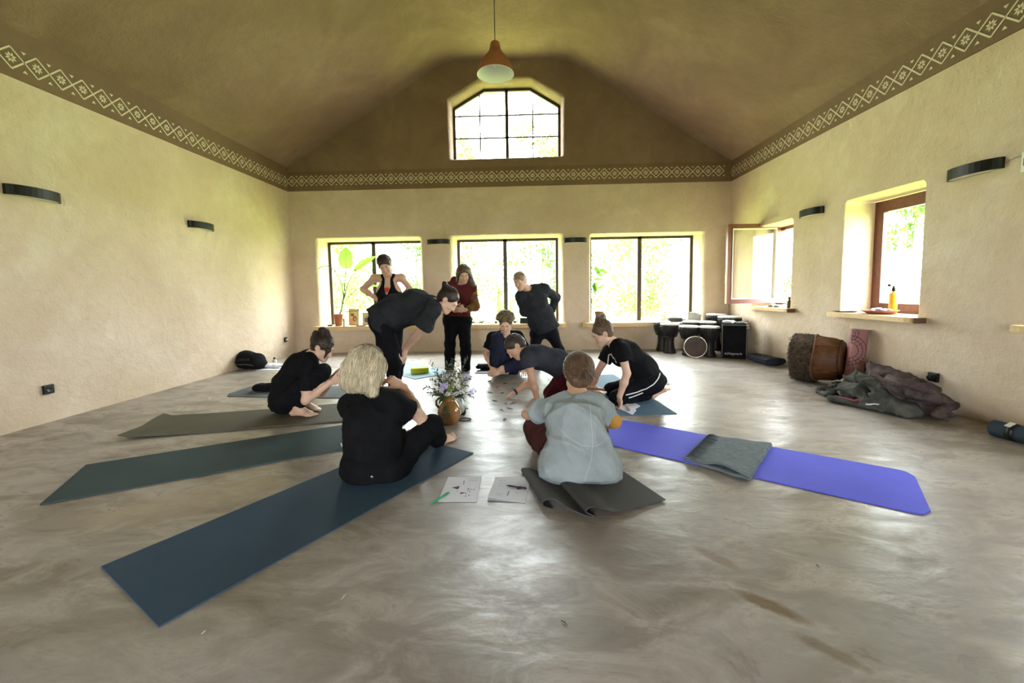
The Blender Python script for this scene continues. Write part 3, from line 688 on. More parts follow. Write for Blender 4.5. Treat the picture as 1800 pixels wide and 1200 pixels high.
def top_prims(J, s=1.0, infl=0.016, sleeve=0.65, flare=0.018, hem=0.0, female=True, bag=0.0, nz=(0.010, 22, 1)):
    g = lambda k: J[k]; p = []
    hs = unit(g('hipR') - g('hipL')); ss = unit(g('shR') - g('shL')); ws = unit(hs + ss); i = infl
    pel, wa, ch, ne = g('pelvis'), g('waist'), g('chest'), g('neck'); dn = unit(pel - wa); he = pel + dn * hem
    w2 = lambda a, b, x=0: (a * s + i + x, b * s + i + x)
    p += [Cap(he, wa, w2(0.165, 0.118, bag), w2(0.128, 0.092, bag * 0.7), hs, flat=(True, False), k=0.06, nz=nz), Cap(wa, ch, w2(0.128, 0.092, bag * 0.7), w2(0.147, 0.108), ws, k=0.07, nz=nz),
          Cap(ch, 0.35 * ch + 0.65 * ne, w2(0.147, 0.108), w2(0.110, 0.072), ss, k=0.05, nz=nz),
          Cap(g('shL'), ne * 0.6 + 0.4 * g('shL'), 0.055 * s + i, 0.046 * s + i, k=0.05), Cap(g('shR'), ne * 0.6 + 0.4 * g('shR'), 0.055 * s + i, 0.046 * s + i, k=0.05)]
    fw = J['_fw']
    if female:
        for sg in (1, -1): p.append(Ell(ch * 0.8 + ne * 0.2 + fw * 0.075 * s + ss * sg * 0.066 * s - unit(ne - wa) * 0.02, 0.062 * s + i, k=0.07))
    ends = []
    for S in 'LR':
        sh, el, wr = g('sh' + S), g('el' + S), g('wr' + S); sl = J.get('sleeve' + S, sleeve)
        if sl <= 0: continue
        if sl <= 1:
            e = sh + (el - sh) * sl; p.append(Cap(sh, e, 0.052 * s + i, 0.040 * s + i + flare, flat=(False, True), k=0.045, nz=nz)); ends.append((e, unit(el - sh), 0.040 * s + i + flare - 0.018))
        else:
            e = el + (wr - el) * (sl - 1); p += [Cap(sh, el, 0.052 * s + i, 0.042 * s + i, k=0.04, nz=nz), Cap(el, e, 0.042 * s + i, 0.030 * s + i + flare * 0.4, flat=(False, True), k=0.03, nz=nz)]; ends.append((e, unit(wr - el), 0.030 * s + i + flare * 0.4 - 0.014))
    for e, d, r in ends: p.append(Cap(e - d * 0.018, e + d * 0.05, r, r, op='s', k=0.004, flat=(True, False)))
    r, f, u = head_frame(J); nk = g('head') - u * 0.045
    up = unit(ne - ch); p.append(Cap(ne + up * J.get('collar', 0.0), nk + (nk - ne) * 0.5, 0.066 * s, 0.064 * s, op='s', k=0.008))
    return p
def trouser_prims(J, s=1.0, infl=0.010, hem=1.0, flare=0.0, nz=(0.007, 28, 1), rise=0.10, seat=0.05):
    g = lambda k: J[k]; hs = unit(g('hipR') - g('hipL')); i = infl; pel, wa = g('pelvis'), g('waist')
    p = [Cap(g('hipL'), g('hipR'), 0.094 * s + i, 0.094 * s + i, k=0.05, nz=nz), Cap(pel, pel + unit(wa - pel) * rise, (0.157 * s + i, 0.104 * s + i), (0.140 * s + i, 0.098 * s + i), hs, k=0.05, flat=(False, True), nz=nz)]
    for e in bum(J, s, seat): e.r = e.r + i; e.nz = nz; p.append(e)
    ends = []
    for S in 'LR':
        hi, kn, an = g('hip' + S), g('kn' + S), g('an' + S); fw = J['_fw']
        bk = unit((0.5 * (hi + an) - kn)) if np.linalg.norm(0.5 * (hi + an) - kn) > 0.05 else -fw
        ca = 0.68 * kn + 0.32 * an + bk * 0.014; h = J.get('hem' + S, hem)
        p += [Cap(hi, kn, 0.090 * s + i, 0.058 * s + i, k=0.05, nz=nz), Ell(kn, 0.058 * s + i, k=0.03)]
        if h <= 0.35: continue
        e = ca + (an - ca) * (h - 0.32) / 0.68; rr = 0.056 * s + (0.035 - 0.056) * s * (h - 0.32) / 0.68 + i + flare
        p += [Cap(kn, ca, 0.052 * s + i, 0.057 * s + i + flare * 0.4, k=0.03, nz=nz), Cap(ca, e, 0.057 * s + i + flare * 0.4, rr, flat=(False, True), k=0.03, nz=nz)]; ends.append((e, unit(an - kn), rr - 0.014))
    for e, d, r in ends: p.append(Cap(e - d * 0.02, e + d * 0.04, r, r, op='s', k=0.004, flat=(True, False)))
    return p
M_EYE = mat('eye_dark', (0.03, 0.02, 0.015), 0.2, spec=0.5); M_EYEW = mat('eye_white', (0.75, 0.72, 0.68), 0.3)
M_LIP = mat('lips', (0.50, 0.20, 0.17), 0.5)
def face_parts(J, T, E, s, brow):
    hs = s * J.get('hs', 1.0); r, f, u = E['X'], E['Y'], E['Z']; o = J['_o']
    R3 = Matrix((tuple(r), tuple(f), tuple(u))).transposed().to_4x4()
    for sg in (1, -1):
        e = MB().ball(T(sg * 0.030, 0.0865, -0.002), (0.0120 * hs, 0.0070 * hs, 0.0030 * hs), 2, R3).build('eye', M_EYEW, o, True)
        MB().ball(T(sg * 0.030, 0.0912, -0.0035), (0.0066 * hs, 0.0035 * hs, 0.0036 * hs), 2, R3).build('iris', M_EYE, e, True)
        MB().tube([T(sg * 0.014, 0.096, 0.020), T(sg * 0.030, 0.0965, 0.026), T(sg * 0.047, 0.086, 0.020)], [0.003 * hs, 0.0036 * hs, 0.002 * hs], 6).build('eyebrow', brow, o, True)
    MB().tube([T(-0.024, 0.086, -0.066), T(-0.009, 0.0955, -0.0625), T(0, 0.0955, -0.064), T(0.009, 0.0955, -0.0625), T(0.024, 0.086, -0.066)], [0.002 * hs, 0.005 * hs, 0.005 * hs, 0.005 * hs, 0.002 * hs], 8).build('lips', M_LIP, o, True)
def hair_prims(T, E, s, extra=(), low=True, line=0.0, vol=1.0):
    p = [Ell(T(0, -0.016, 0.038), V(0.084, 0.103, 0.093) * s * vol, k=0.02, nz=(0.0022, 150), **E)]
    if low: p.append(Ell(T(0, -0.048, -0.012), V(0.070, 0.062, 0.075) * s * vol, k=0.03, nz=(0.0022, 150), **E))
    p += list(extra)
    p.append(Ell(T(0, 0.105, -0.038 + line), V(0.074, 0.070, 0.100) * s, op='s', k=0.012, **E))
    for sg in (1, -1): p.append(Ell(T(sg * 0.088, 0.004, -0.010), V(0.022, 0.026, 0.034) * s, op='s', k=0.01, **E))
    return p
# ------------------------------------------------------------------ people
SK_FAIR = skin('skin_fair', (0.66, 0.42, 0.31)); SK_TAN = skin('skin_tan', (0.52, 0.30, 0.20)); SK_WARM = skin('skin_warm', (0.60, 0.36, 0.25))
C_BLACK = cloth('black_cotton', (0.006, 0.006, 0.007), (0.009, 0.009, 0.0105)); C_LEG = cloth('black_leggings', (0.0065, 0.0065, 0.009), (0.010, 0.010, 0.013))
C_CHAR = cloth('charcoal_cotton', (0.019, 0.020, 0.024), (0.027, 0.028, 0.033)); C_NAVY = cloth('navy_trousers', (0.013, 0.014, 0.030), (0.019, 0.021, 0.040))
C_SLATE = cloth('slate_jersey', (0.028, 0.031, 0.040), (0.037, 0.041, 0.052)); C_GREY = cloth('heather_grey_cotton', (0.25, 0.285, 0.295), (0.305, 0.342, 0.352))
C_MAROON = cloth('maroon_fleece', (0.075, 0.014, 0.015), (0.105, 0.022, 0.021)); C_WINE = cloth('dark_wine_trousers', (0.042, 0.014, 0.012), (0.06, 0.022, 0.018))
C_RED = cloth('red_jersey', (0.55, 0.06, 0.04)); C_OCHRE = cloth('ochre_pattern', (0.22, 0.12, 0.035), (0.09, 0.035, 0.02)); C_MUST = cloth('mustard_arm', (0.50, 0.27, 0.07), (0.44, 0.22, 0.05))
H_DARK = hair_mat('dark_brown_hair', (0.022, 0.013, 0.010), (0.045, 0.028, 0.02)); H_BROWN = hair_mat('brown_hair', (0.075, 0.042, 0.024), (0.15, 0.09, 0.052))
H_CURL = hair_mat('curly_hair', (0.06, 0.04, 0.02), (0.13, 0.09, 0.045)); H_FAIR = hair_mat('fair_brown_hair', (0.20, 0.13, 0.07), (0.34, 0.24, 0.14)); H_BLOND = hair_mat('blond_hair', (0.43, 0.345, 0.225), (0.70, 0.61, 0.46))
W_LINE = mat('white_print', (0.75, 0.75, 0.73), 0.7)

def person(J, label, sk, hair, brow=None, s=1.0, female=True, vox=0.0065, extra_hair=None, low=True, line=0.0, vol=1.0, after=None, knot=None):
    prims = body_prims(J, s, female); hp, T, E = head_prims(J, s * J.get('hs', 1.0))
    o = sdf_obj('person', prims, sk, None, vox); tag(o, label, 'person'); J['_o'] = o
    face_parts(J, T, E, s, brow or hair)
    hs = s * J.get('hs', 1.0); T2 = lambda x, y, z: T(x, y, z)
    hpz = hair_prims(T, E, hs, (extra_hair(T, E, hs) if extra_hair else ()), low, line, vol)
    if after: hpz += after(T, E, hs)
    h = sdf_obj('hair', hpz, hair, o, 0.005)
    if knot: strands(h, T, E, hair, knot, seed=int(1000 * abs(J['head'][0])) % 97, fwd=0.055, top=0.095)
    return o, T, E, h

# --- 1: squatting woman on the left, seen from her right side
J = dict(pelvis=at(501, 703, 3.87), hipR=at(506, 701, 3.79), hipL=at(502, 697, 3.96), waist=at(504, 676, 3.87), chest=at(524, 646, 3.87), neck=at(549, 622, 3.87),
         shR=at(543, 641, 3.71), shL=at(545, 634, 4.04), elR=at(537, 704, 3.66), wrR=at(580, 672, 3.72), elL=at(566, 690, 4.02), wrL=at(582, 664, 3.92),
         head=at(567, 610, 3.87), face=V(.80, -.10, -.52), up=V(.52, 0, .83), handR=(V(1, .25, .25), V(-.1, .9, .35), 0.55), handL=(V(1, -.1, .2), V(0, -.8, .4), 0.6),
         knR=at(565, 654, 3.70), knL=at(568, 652, 4.02), anR=fl(522, 733) + V(0, 0.02, 0.085), anL=fl(533, 723) + V(0, 0, 0.085), footR=(V(1, -.12, 0), UP), footL=(V(1, .05, 0), UP))
def xh(T, E, s): return [Ell(T(0, -0.070, 0.128), V(.055, .050, .042) * s, k=0.012, nz=(.006, 110), **E), Ell(T(0.02, -0.115, 0.085), V(.030, .03, .03) * s, k=0.012, nz=(.005, 110), **E), Ell(T(0, -0.095, 0.04), V(.062, .05, .06) * s, k=0.02, nz=(.003, 110), **E)]
def ah(T, E, s): return [Cap(T(0.030, 0.070, 0.088), T(0.062, 0.088, 0.030), V(.026, .013) * s, V(.020, .010) * s, E['Y'], k=0.02), Cap(T(0.062, 0.088, 0.030), T(0.058, 0.094, -0.060), V(.020, .009) * s, V(.006, .004) * s, E['Y'], k=0.02)]
o, T, E_, h = person(J, 'person squatting barefoot on the olive mat, black clothes, dark hair pinned up', SK_FAIR, H_DARK, knot=(0, -0.08, 0.10), extra_hair=xh, after=ah)
sdf_obj('t_shirt', top_prims(J, infl=0.014, sleeve=0.72, hem=0.06, bag=0.015), C_BLACK, o)
sdf_obj('trousers', trouser_prims(J, infl=0.012, hem=0.92), C_BLACK, o)

# --- 2: blond woman sitting with her back to the camera
J = dict(pelvis=at(662, 812, 2.50), hipR=at(692, 814, 2.54), hipL=at(633, 815, 2.49), waist=at(657, 776, 2.47), chest=at(652, 735, 2.50), neck=at(650, 694, 2.56),
         shR=at(692, 708, 2.53), shL=at(616, 712, 2.58), elR=at(739, 733, 2.70), wrR=at(709, 680, 2.76), elL=at(628, 745, 2.86), wrL=at(697, 704, 2.93),
         head=at(648, 646, 2.60), face=V(.42, .86, -.34), up=V(.05, .33, 1), handR=(V(-.75, .05, .45), V(-.3, .5, -.7), 0.75), handL=(V(.75, .1, .35), V(-.3, -.6, -.5), 0.8),
         knR=at(759, 748, 2.74), knL=at(640, 782, 2.86), anR=at(772, 774, 3.02), anL=at(722, 765, 3.04), footR=(V(.55, .75, .28), V(.1, -.4, 1)), footL=(V(.9, .1, -.1), V(0, -.5, .8)), hs=1.04)
def xh(T, E, s): return [Ell(T(0, -0.055, 0.0), V(.106, .088, .110) * s, k=0.04, nz=(.012, 34), **E), Ell(T(-0.045, -0.085, -0.070), V(.072, .058, .072) * s, k=0.04, nz=(.014, 36), **E),
                         Ell(T(0.030, -0.075, -0.090), V(.072, .056, .070) * s, k=0.04, nz=(.013, 36), **E), Cap(T(0.055, -0.065, -0.04), T(0.110, -0.045, -0.165), V(.060, .05) * s, V(.030, .024) * s, E['X'], k=0.04, nz=(.006, 50)),
                         Ell(T(-0.085, -0.02, -0.03), V(.040, .055, .085) * s, k=0.04, nz=(.012, 36), **E), Ell(T(0.085, -0.01, -0.03), V(.035, .055, .085) * s, k=0.04, nz=(.012, 36), **E)]
o, T, E_, h = person(J, 'blond person in black sitting on the near blue mat, back turned', SK_FAIR, H_BLOND, vox=0.006, extra_hair=xh)
sdf_obj('t_shirt', top_prims(J, infl=0.016, sleeve=0.56, hem=0.05, bag=0.018, nz=(0.009, 26, 1)), C_BLACK, o, 0.007)
tr = sdf_obj('trousers', trouser_prims(J, infl=0.014, hem=0.88, flare=0.012, nz=(0.009, 24, 1)), C_BLACK, o, 0.007)
tb = bvh(tr); q_ = px_points(tr, [(654, 837)]); p, nr, _, _ = tb.find_nearest(Vector(q_[0] if q_ else at(654, 837, 2.33)))
MB().lathe([(0.001, 0), (0.009, 0), (0.009, 0.003), (0.007, 0.005), (0.001, 0.005)], p + nr * 0.003, nr, 14).build('pocket_button', mat('button_metal', (0.22, 0.22, 0.21), 0.4, metal=0.6), o, True)
# loose wavy locks lying over the blond hair
hb = bvh(h); rg = np.random.default_rng(3); lk = MB(); R0, F0, U0 = E_['X'], E_['Y'], E_['Z']
for k in range(620):
    az = rg.uniform(-2.6, 2.6); st = T(0.02 * rg.normal(), -0.02 + 0.02 * rg.normal(), 0.13)
    dirn = unit(-F0 * math.cos(az) + R0 * math.sin(az)); pts = []; L = rg.uniform(0.20, 0.34); nst = 13; ph = rg.uniform(0, 6.28); amp = rg.uniform(.006, .014); t0 = rg.uniform(0.0, 0.35)
    for i in range(nst):
        q = t0 + (1 - t0) * i / (nst - 1); g_ = st + dirn * 0.115 * min(1, q * 2.2) + (-U0) * (L * q) + np.cross(dirn, U0) * amp * math.sin(ph + q * 10) + V(0, 0, -0.02 * q)
        lc, nn, _, _ = hb.find_nearest(Vector(g_)); pts.append(np.array(lc) + np.array(nn) * (0.003 + 0.0035 * math.sin(ph + q * 11)))
    rr = rg.uniform(0.0016, 0.0034); lk.tube(pts, [rr * (0.35 + 0.65 * math.sin(PI * min(1, 0.15 + 0.85 * i / (nst - 1)))) for i in range(nst)], 4)
lk.build('lock', H_BLOND, h, True)
H_ROOT = hair_mat('dark_blond_roots', (0.13, 0.095, 0.058), (0.26, 0.20, 0.13)); lk = MB()
for k in range(70):                         # darker hair along the parting
    az = rg.uniform(-2.4, 2.4); st = T(0.015 * rg.normal(), 0.01 + 0.035 * rg.normal(), 0.14); dirn = unit(-F0 * math.cos(az) + R0 * math.sin(az)); L = rg.uniform(.05, .12); pts = []
    for i in range(7):
        lc, nn, _, _ = hb.find_nearest(Vector(st + dirn * L * i / 6 - U0 * .25 * L * (i / 6) ** 2)); pts.append(np.array(lc) + np.array(nn) * .009)
    lk.tube(pts, [.0012, .0026, .003, .0028, .0022, .0016, .0006], 5)
lk.build('lock', H_ROOT, h, True)

# --- 3: woman bending over with hands on her knees, seen from her right side
J = dict(pelvis=at(672, 563, 4.10), hipR=at(675, 572, 4.01), hipL=at(672, 570, 4.20), waist=at(694, 545, 4.10), chest=at(730, 532, 4.10), neck=at(767, 533, 4.08),
         shR=at(761, 545, 3.93), shL=at(760, 536, 4.26), elR=at(741, 577, 3.93), wrR=at(711, 612, 4.06), elL=at(744, 575, 4.26), wrL=at(714, 612, 4.22),
         head=at(787, 527, 4.06), face=V(.70, -.10, -.72), up=V(.72, 0, .68), handR=(V(-.1, .2, -1), V(-1, .1, 0), 0.4), handL=(V(-.1, 0, -1), V(-1, 0, 0), 0.4),
         knR=at(694, 640, 4.00), knL=at(700, 636, 4.22), anR=at(692, 703, 4.08), anL=at(696, 699, 4.28), footR=(V(1, -.2, 0), UP), footL=(V(1, 0, 0), UP))
def xh(T, E, s): return [Ell(T(0, -0.130, 0.088), V(.030, .030, .028) * s, k=0.010, nz=(.004, 110), **E)]
o, T, E_, h = person(J, 'person bending far forward, loose charcoal T-shirt, black leggings, hair in small bun', SK_FAIR, H_DARK, knot=(0, -0.11, 0.07), extra_hair=xh)
tp = top_prims(J, infl=0.018, sleeve=1.0, flare=0.045, hem=0.03, bag=0.048, nz=(0.014, 20, 1))
tp.insert(5, Cap(at(706, 566, 4.08), at(738, 560, 4.06), (0.135, 0.055), (0.14, 0.05), V(0, 1, 0), k=0.08, nz=(0.009, 24, 1)))
sdf_obj('t_shirt', tp, C_CHAR, o)
sdf_obj('leggings', trouser_prims(J, infl=0.006, hem=1.0, seat=0.05, rise=0.03), C_LEG, o)

# --- 4: standing woman with hands on hips by the left window
J = dict(pelvis=at(684, 561, 5.42), hipR=at(671, 567, 5.42), hipL=at(697, 567, 5.44), waist=at(684, 540, 5.41), chest=at(684, 512, 5.36), neck=at(683, 487, 5.28),
         shR=at(658, 489, 5.30), shL=at(706, 488, 5.32), elR=at(638, 508, 5.46), wrR=at(663, 526, 5.38), elL=at(720, 506, 5.48), wrL=at(703, 530, 5.40),
         head=at(677, 466, 5.20), face=V(.20, -.80, -.50), up=V(-.12, -.42, .85), handR=(V(.75, -.5, -.25), V(.6, .5, -.2), 0.35), handL=(V(-.7, -.5, -.25), V(-.6, .5, -.2), 0.35),
         knR=at(670, 617, 5.38), knL=at(697, 617, 5.42), anR=at(671, 658, 5.46), anL=at(697, 658, 5.48), footR=(V(-.15, -1, 0), UP), footL=(V(.2, -1, 0), UP), hemL=.45, hemR=.45, hs=1.05)
def xh(T, E, s): return [Ell(T(0, -0.12, 0.02), V(.035, .04, .05) * s, k=0.02, **E)]
o, T, E_, h = person(J, 'standing person with hands on hips, black halter top over red', SK_WARM, H_DARK, knot=(0, -0.11, 0.02), vox=0.0065, extra_hair=xh)
tp = top_prims(J, infl=0.006, sleeve=0, hem=0.04, nz=(0.003, 30, 1)); fw = J['_fw']; sx = unit(J['shR'] - J['shL'])
tp = [p for p in tp if not (isinstance(p, Cap) and (np.allclose(p.a, J['shL']) or np.allclose(p.a, J['shR'])))]
for sg in (1, -1):                          # deep arm holes and a V neck leave two straps
    tp.append(Ell(J['chest'] * 0.35 + J['neck'] * 0.65 + sx * sg * 0.165, V(.088, .16, .135), op='s', k=0.02))
tp.append(Cap(J['neck'] + fw * 0.10, J['chest'] * 0.95 + J['neck'] * .05 + fw * 0.13, (0.075, 0.10), (0.012, 0.06), sx, op='s', k=0.015))
ht = sdf_obj('halter_top', tp, C_BLACK, o); bo_ = bvh(o); dn_ = unit(J['neck'] - J['chest'])
for sg in (1, -1):
    drape('strap', bo_, [J['chest'] * .75 + J['neck'] * .25 + fw * .14 + sx * sg * .075, J['chest'] * .35 + J['neck'] * .65 + fw * .12 + sx * sg * .068, J['neck'] + fw * .07 + sx * sg * .060, J['neck'] + UP * .03 + sx * sg * .07, J['neck'] + UP * .03 - fw * .06 + sx * sg * .03], .034, C_BLACK, ht, off=.005)
c0 = J['chest'] * 0.72 + J['neck'] * .28 + fw * 0.020
rp = [Ell(c0 + sx * 0.02 * sg - UP * 0.03, V(.070, .085, .055), k=0.04) for sg in (1, -1)]
sdf_obj('red_top', rp, C_RED, o)
sdf_obj('leggings', trouser_prims(J, infl=0.006), C_LEG, o)

# --- 5: standing woman in a maroon hoodie
J = dict(pelvis=at(803, 556, 5.88), hipR=at(793, 562, 5.88), hipL=at(815, 562, 5.90), waist=at(804, 540, 5.88), chest=at(808, 519, 5.85), neck=at(809, 500, 5.80),
         shR=at(789, 506, 5.82), shL=at(829, 507, 5.82), elR=at(782, 536, 5.86), wrR=at(799, 546, 5.70), elL=at(835, 538, 5.86), wrL=at(817, 545, 5.68),
         head=at(815, 481, 5.72), face=V(.22, -.84, -.48), up=V(.08, -.40, .88), handR=(V(.75, -.5, .25), V(.3, .8, .3), 0.6), handL=(V(-.75, -.5, .1), V(-.3, .8, .3), 0.6),
         knR=at(791, 606, 5.84), knL=at(818, 606, 5.86), anR=at(790, 650, 5.90), anL=at(819, 652, 5.90), footR=(V(-.15, -1, 0), UP), footL=(V(.15, -1, 0), UP), sleeveL=0, sleeveR=1.85)
def xh(T, E, s): return [Cap(T(-0.066, -0.01, 0.03), T(-0.105, 0.030, -0.13), V(.034, .05) * s, V(.045, .045) * s, E['X'], k=0.04, nz=(.006, 55)), Cap(T(-0.105, 0.030, -0.13), T(-0.150, 0.085, -0.33), V(.048, .045) * s, V(.026, .024) * s, E['X'], k=0.04, nz=(.008, 55)),
                         Cap(T(0.066, -0.01, 0.03), T(0.085, 0.0, -0.12), V(.028, .045) * s, V(.020, .03) * s, E['X'], k=0.04, nz=(.004, 60)), Ell(T(0, -0.06, -0.06), V(.085, .06, .11) * s, k=0.04, nz=(.005, 60), **E)]
o, T, E_, h = person(J, 'standing long-haired person in maroon hoodie, hands clasped in front', SK_WARM, H_BROWN, knot=(0, -0.09, -0.12), extra_hair=xh)
tp = top_prims(J, infl=0.026, sleeve=1.85, flare=0.01, hem=-0.01, bag=0.012, nz=(0.009, 22, 1)); ne = J['neck']
ss = unit(J['shR'] - J['shL'])
tp.insert(5, Cap(ne + ss * .09 - J['_fw'] * .055 + UP * .045, ne - ss * .09 - J['_fw'] * .055 + UP * .03, 0.055, 0.045, k=0.04, nz=(0.0075, 40, 1)))
hd = sdf_obj('hoodie', tp, C_MAROON, o)
J2 = dict(J); sh, el, wr = J['shL'], J['elL'], J['wrL']; e = el + (wr - el) * .85
sp = [Cap(sh + (el - sh) * .1, el, 0.070, 0.068, k=0.04, nz=(0.009, 24, 1)), Cap(el, e, 0.066, 0.046, flat=(False, True), k=0.03, nz=(0.0075, 24, 1))]
sdf_obj('patterned_sleeve', sp, C_OCHRE, hd)
sdf_obj('trousers', trouser_prims(J, infl=0.016, hem=0.98, flare=0.012), C_BLACK, o)

# --- 6: woman in a dark grey sweater leaning sideways, hands behind her back
J = dict(pelvis=at(957, 577, 6.02), hipR=at(945, 583, 6.00), hipL=at(968, 583, 6.02), waist=at(950, 556, 5.98), chest=at(940, 529, 5.90), neck=at(928, 508, 5.82),
         shR=at(916, 521, 5.82), shL=at(956, 508, 5.90), elR=at(922, 548, 6.04), wrR=at(948, 558, 6.16), elL=at(977, 523, 6.14), wrL=at(968, 550, 6.20),
         head=at(914, 494, 5.72), face=V(-.36, -.80, -.30), up=V(-.30, -.22, .88), handR=(V(.8, .1, -.1), V(0, -1, 0), 0.5), handL=(V(-.7, .1, -.5), V(0, -1, 0), 0.5),
         knR=at(938, 622, 5.94), knL=at(984, 616, 5.98), anR=at(946, 652, 6.04), anL=at(992, 656, 6.04), footR=(V(-.2, -1, 0), UP), footL=(V(.1, -1, 0), UP))
def xh(T, E, s): return [Cap(T(0.055, -0.07, 0.0), T(0.085, -0.02, -0.13), 0.026 * s, 0.012 * s, k=0.03, nz=(.004, 80))]
o, T, E_, h = person(J, 'fair-haired standing person in dark grey sweater, hands behind back, leaning sideways', SK_WARM, H_FAIR, knot=(0.04, -0.09, 0.0), extra_hair=xh)
sdf_obj('sweater', top_prims(J, infl=0.026, sleeve=1.9, flare=0.004, hem=0.02, bag=0.03, nz=(0.012, 18, 1)), C_CHAR, o)
sdf_obj('leggings', trouser_prims(J, infl=0.008, hem=0.98), C_LEG, o)

# --- 7: curly-haired man sitting on the floor by the window wall
J = dict(pelvis=at(890, 640, 5.72), hipR=at(879, 642, 5.66), hipL=at(901, 642, 5.66), waist=at(889, 618, 5.74), chest=at(888, 603, 5.68), neck=at(888, 587, 5.58),
         shR=at(866, 593, 5.60), shL=at(910, 591, 5.62), elR=at(854, 621, 5.56), wrR=at(863, 643, 5.40), elL=at(926, 617, 5.66), wrL=at(920, 643, 5.56),
         head=at(889, 568, 5.48), face=V(-.05, -.86, -.46), up=V(0, -.42, .88), handR=(V(.55, -.65, -.35), V(0, .25, -1), 0.22), handL=(V(.1, -.8, -.5), V(0, .3, -1), 0.3),
         knR=at(874, 595, 5.42), knL=at(921, 637, 5.36), anR=at(868, 647, 5.42), anL=at(884, 648, 5.32), footR=(V(-.15, -1, 0), UP), footL=(V(-1, -.1, 0), V(0, -.5, .8)), hs=1.04)
def xh(T, E, s):
    r_ = np.random.default_rng(5); q = [Ell(T(0, -0.01, 0.075), V(.100, .100, .072) * s, k=0.02, nz=(.006, 85), **E)]
    for _ in range(70):
        a = r_.uniform(0, 6.28); b = r_.uniform(0.1, 1.55); q.append(Ell(T(.098 * math.cos(a) * math.sin(b), -0.005 + .095 * math.sin(a) * math.sin(b), .075 + .075 * math.cos(b)), 0.023 * s, k=0.006))
    return q
def ah(T, E, s): return [Cap(T(-0.02, 0.088, -0.055), T(0.02, 0.088, -0.055), 0.005 * s, 0.005 * s, k=0.004), Ell(T(0, 0.078, -0.096), V(.022, .016, .014) * s, k=0.004)]
o, T, E_, h = person(J, 'curly-haired bearded person sitting on the floor, black T-shirt, navy trousers', SK_FAIR, H_CURL, s=1.04, female=False, extra_hair=xh, low=False, line=0.02, after=ah)
sdf_obj('t_shirt', top_prims(J, s=1.04, infl=0.016, sleeve=0.75, hem=0.04, female=False, bag=0.012), C_BLACK, o)
sdf_obj('trousers', trouser_prims(J, s=1.04, infl=0.018, hem=0.95, flare=0.01, nz=(0.0075, 26, 1)), C_NAVY, o)

# --- 8: person on hands and knees reaching across the floor
J = dict(pelvis=at(1000, 650, 4.20), hipR=at(1001, 652, 4.30), hipL=at(1002, 660, 4.12), waist=at(978, 636, 4.20), chest=at(946, 627, 4.20), neck=at(922, 618, 4.21),
         shR=at(925, 630, 4.36), shL=at(928, 634, 4.05), elR=at(936, 669, 4.48), wrR=at(905, 689, 4.38), elL=at(936, 668, 4.04), wrL=at(944, 700, 4.07),
         head=at(906, 609, 4.20), face=V(-.60, -.30, -.74), up=V(-.72, 0, .60), handR=(V(-.80, -.1, -.55), V(-.35, 0, -.9), 0.5, 1), handL=(V(-.5, -.5, -.35), V(0, 0, -1), 0.15),
         knR=fl(966, 706) + V(.02, .10, .065), knL=fl(966, 706) + V(.02, -.10, .065), anR=fl(966, 706) + V(.38, .10, .065), anL=fl(966, 706) + V(.38, -.08, .065), footR=(V(1, 0, -.15), V(-.15, 0, -1)), footL=(V(1, 0, -.15), V(-.15, 0, -1)), hemL=.2, hemR=.2)
def xh(T, E, s): return [Ell(T(0, -0.06, 0.02), V(.076, .05, .07) * s, k=0.03, nz=(.003, 90), **E)]
o, T, E_, h = person(J, 'dark-haired person on hands and knees in slate T-shirt, pointing at the floor', SK_TAN, H_DARK, knot=(0, -0.10, -0.03), female=False, vox=0.006, extra_hair=xh)
tp = top_prims(J, infl=0.014, sleeve=0.30, flare=0.012, hem=0.02, female=False, bag=0.02, nz=(0.0075, 24, 1))
sdf_obj('t_shirt', tp, C_SLATE, o)
sdf_obj('shorts', trouser_prims(J, infl=0.016), cloth('dark_red_shorts', (0.10, 0.012, 0.02), (0.03, 0.008, 0.012)), o)
wb = MB(); d = unit(J['wrR'] - J['elR']); wb.lathe([(0.029, -.012), (0.034, -.008), (0.034, .008), (0.029, .012)], J['wrR'] - d * 0.005, d, 20); wb.build('bracelet', mat('dark_beads', (0.02, 0.015, 0.012), 0.5), o, True)

# --- 9: kneeling woman on the right, seen from her left side
J = dict(pelvis=at(1143, 668, 4.20), hipR=at(1141, 668, 4.30), hipL=at(1140, 672, 4.12), waist=at(1128, 645, 4.20), chest=at(1101, 620, 4.20), neck=at(1078, 602, 4.20),
         shR=at(1074, 614, 4.37), shL=at(1092, 616, 4.04), elR=at(1050, 655, 4.40), wrR=at(1036, 688, 4.44), elL=at(1102, 656, 3.98), wrL=at(1089, 697, 3.98),
         head=at(1059, 586, 4.20), face=V(-.86, -.12, -.48), up=V(-.48, 0, .87), handR=(V(-.4, 0, -.9), V(-.8, 0, .3), 0.5), handL=(V(.05, -.15, -1), V(-1, -.2, 0), 1.1),
         knR=fl(1078, 700) + V(0, .10, .065), knL=fl(1085, 712) + V(0, .02, .065), anR=fl(1150, 699) + V(0, .10, .075), anL=fl(1148, 707) + V(0, .03, .075), footR=(V(1, .1, -.1), V(-.1, 0, -1)), footL=(V(1, -.1, -.1), V(-.1, -.1, -1)))
def xh(T, E, s):
    q = [Ell(T(0, -0.068, 0.138), V(.048, .048, .045) * s, k=0.012, nz=(.007, 100), **E), Ell(T(0, -0.05, 0.05), V(.075, .07, .075) * s, k=0.03, nz=(.003, 110), **E)]
    for a in range(5): q.append(Ell(T(.03 * math.cos(a * 1.26), -0.066 + .034 * math.sin(a * 1.26), .152), 0.024 * s, k=0.008, nz=(.004, 100)))
    return q
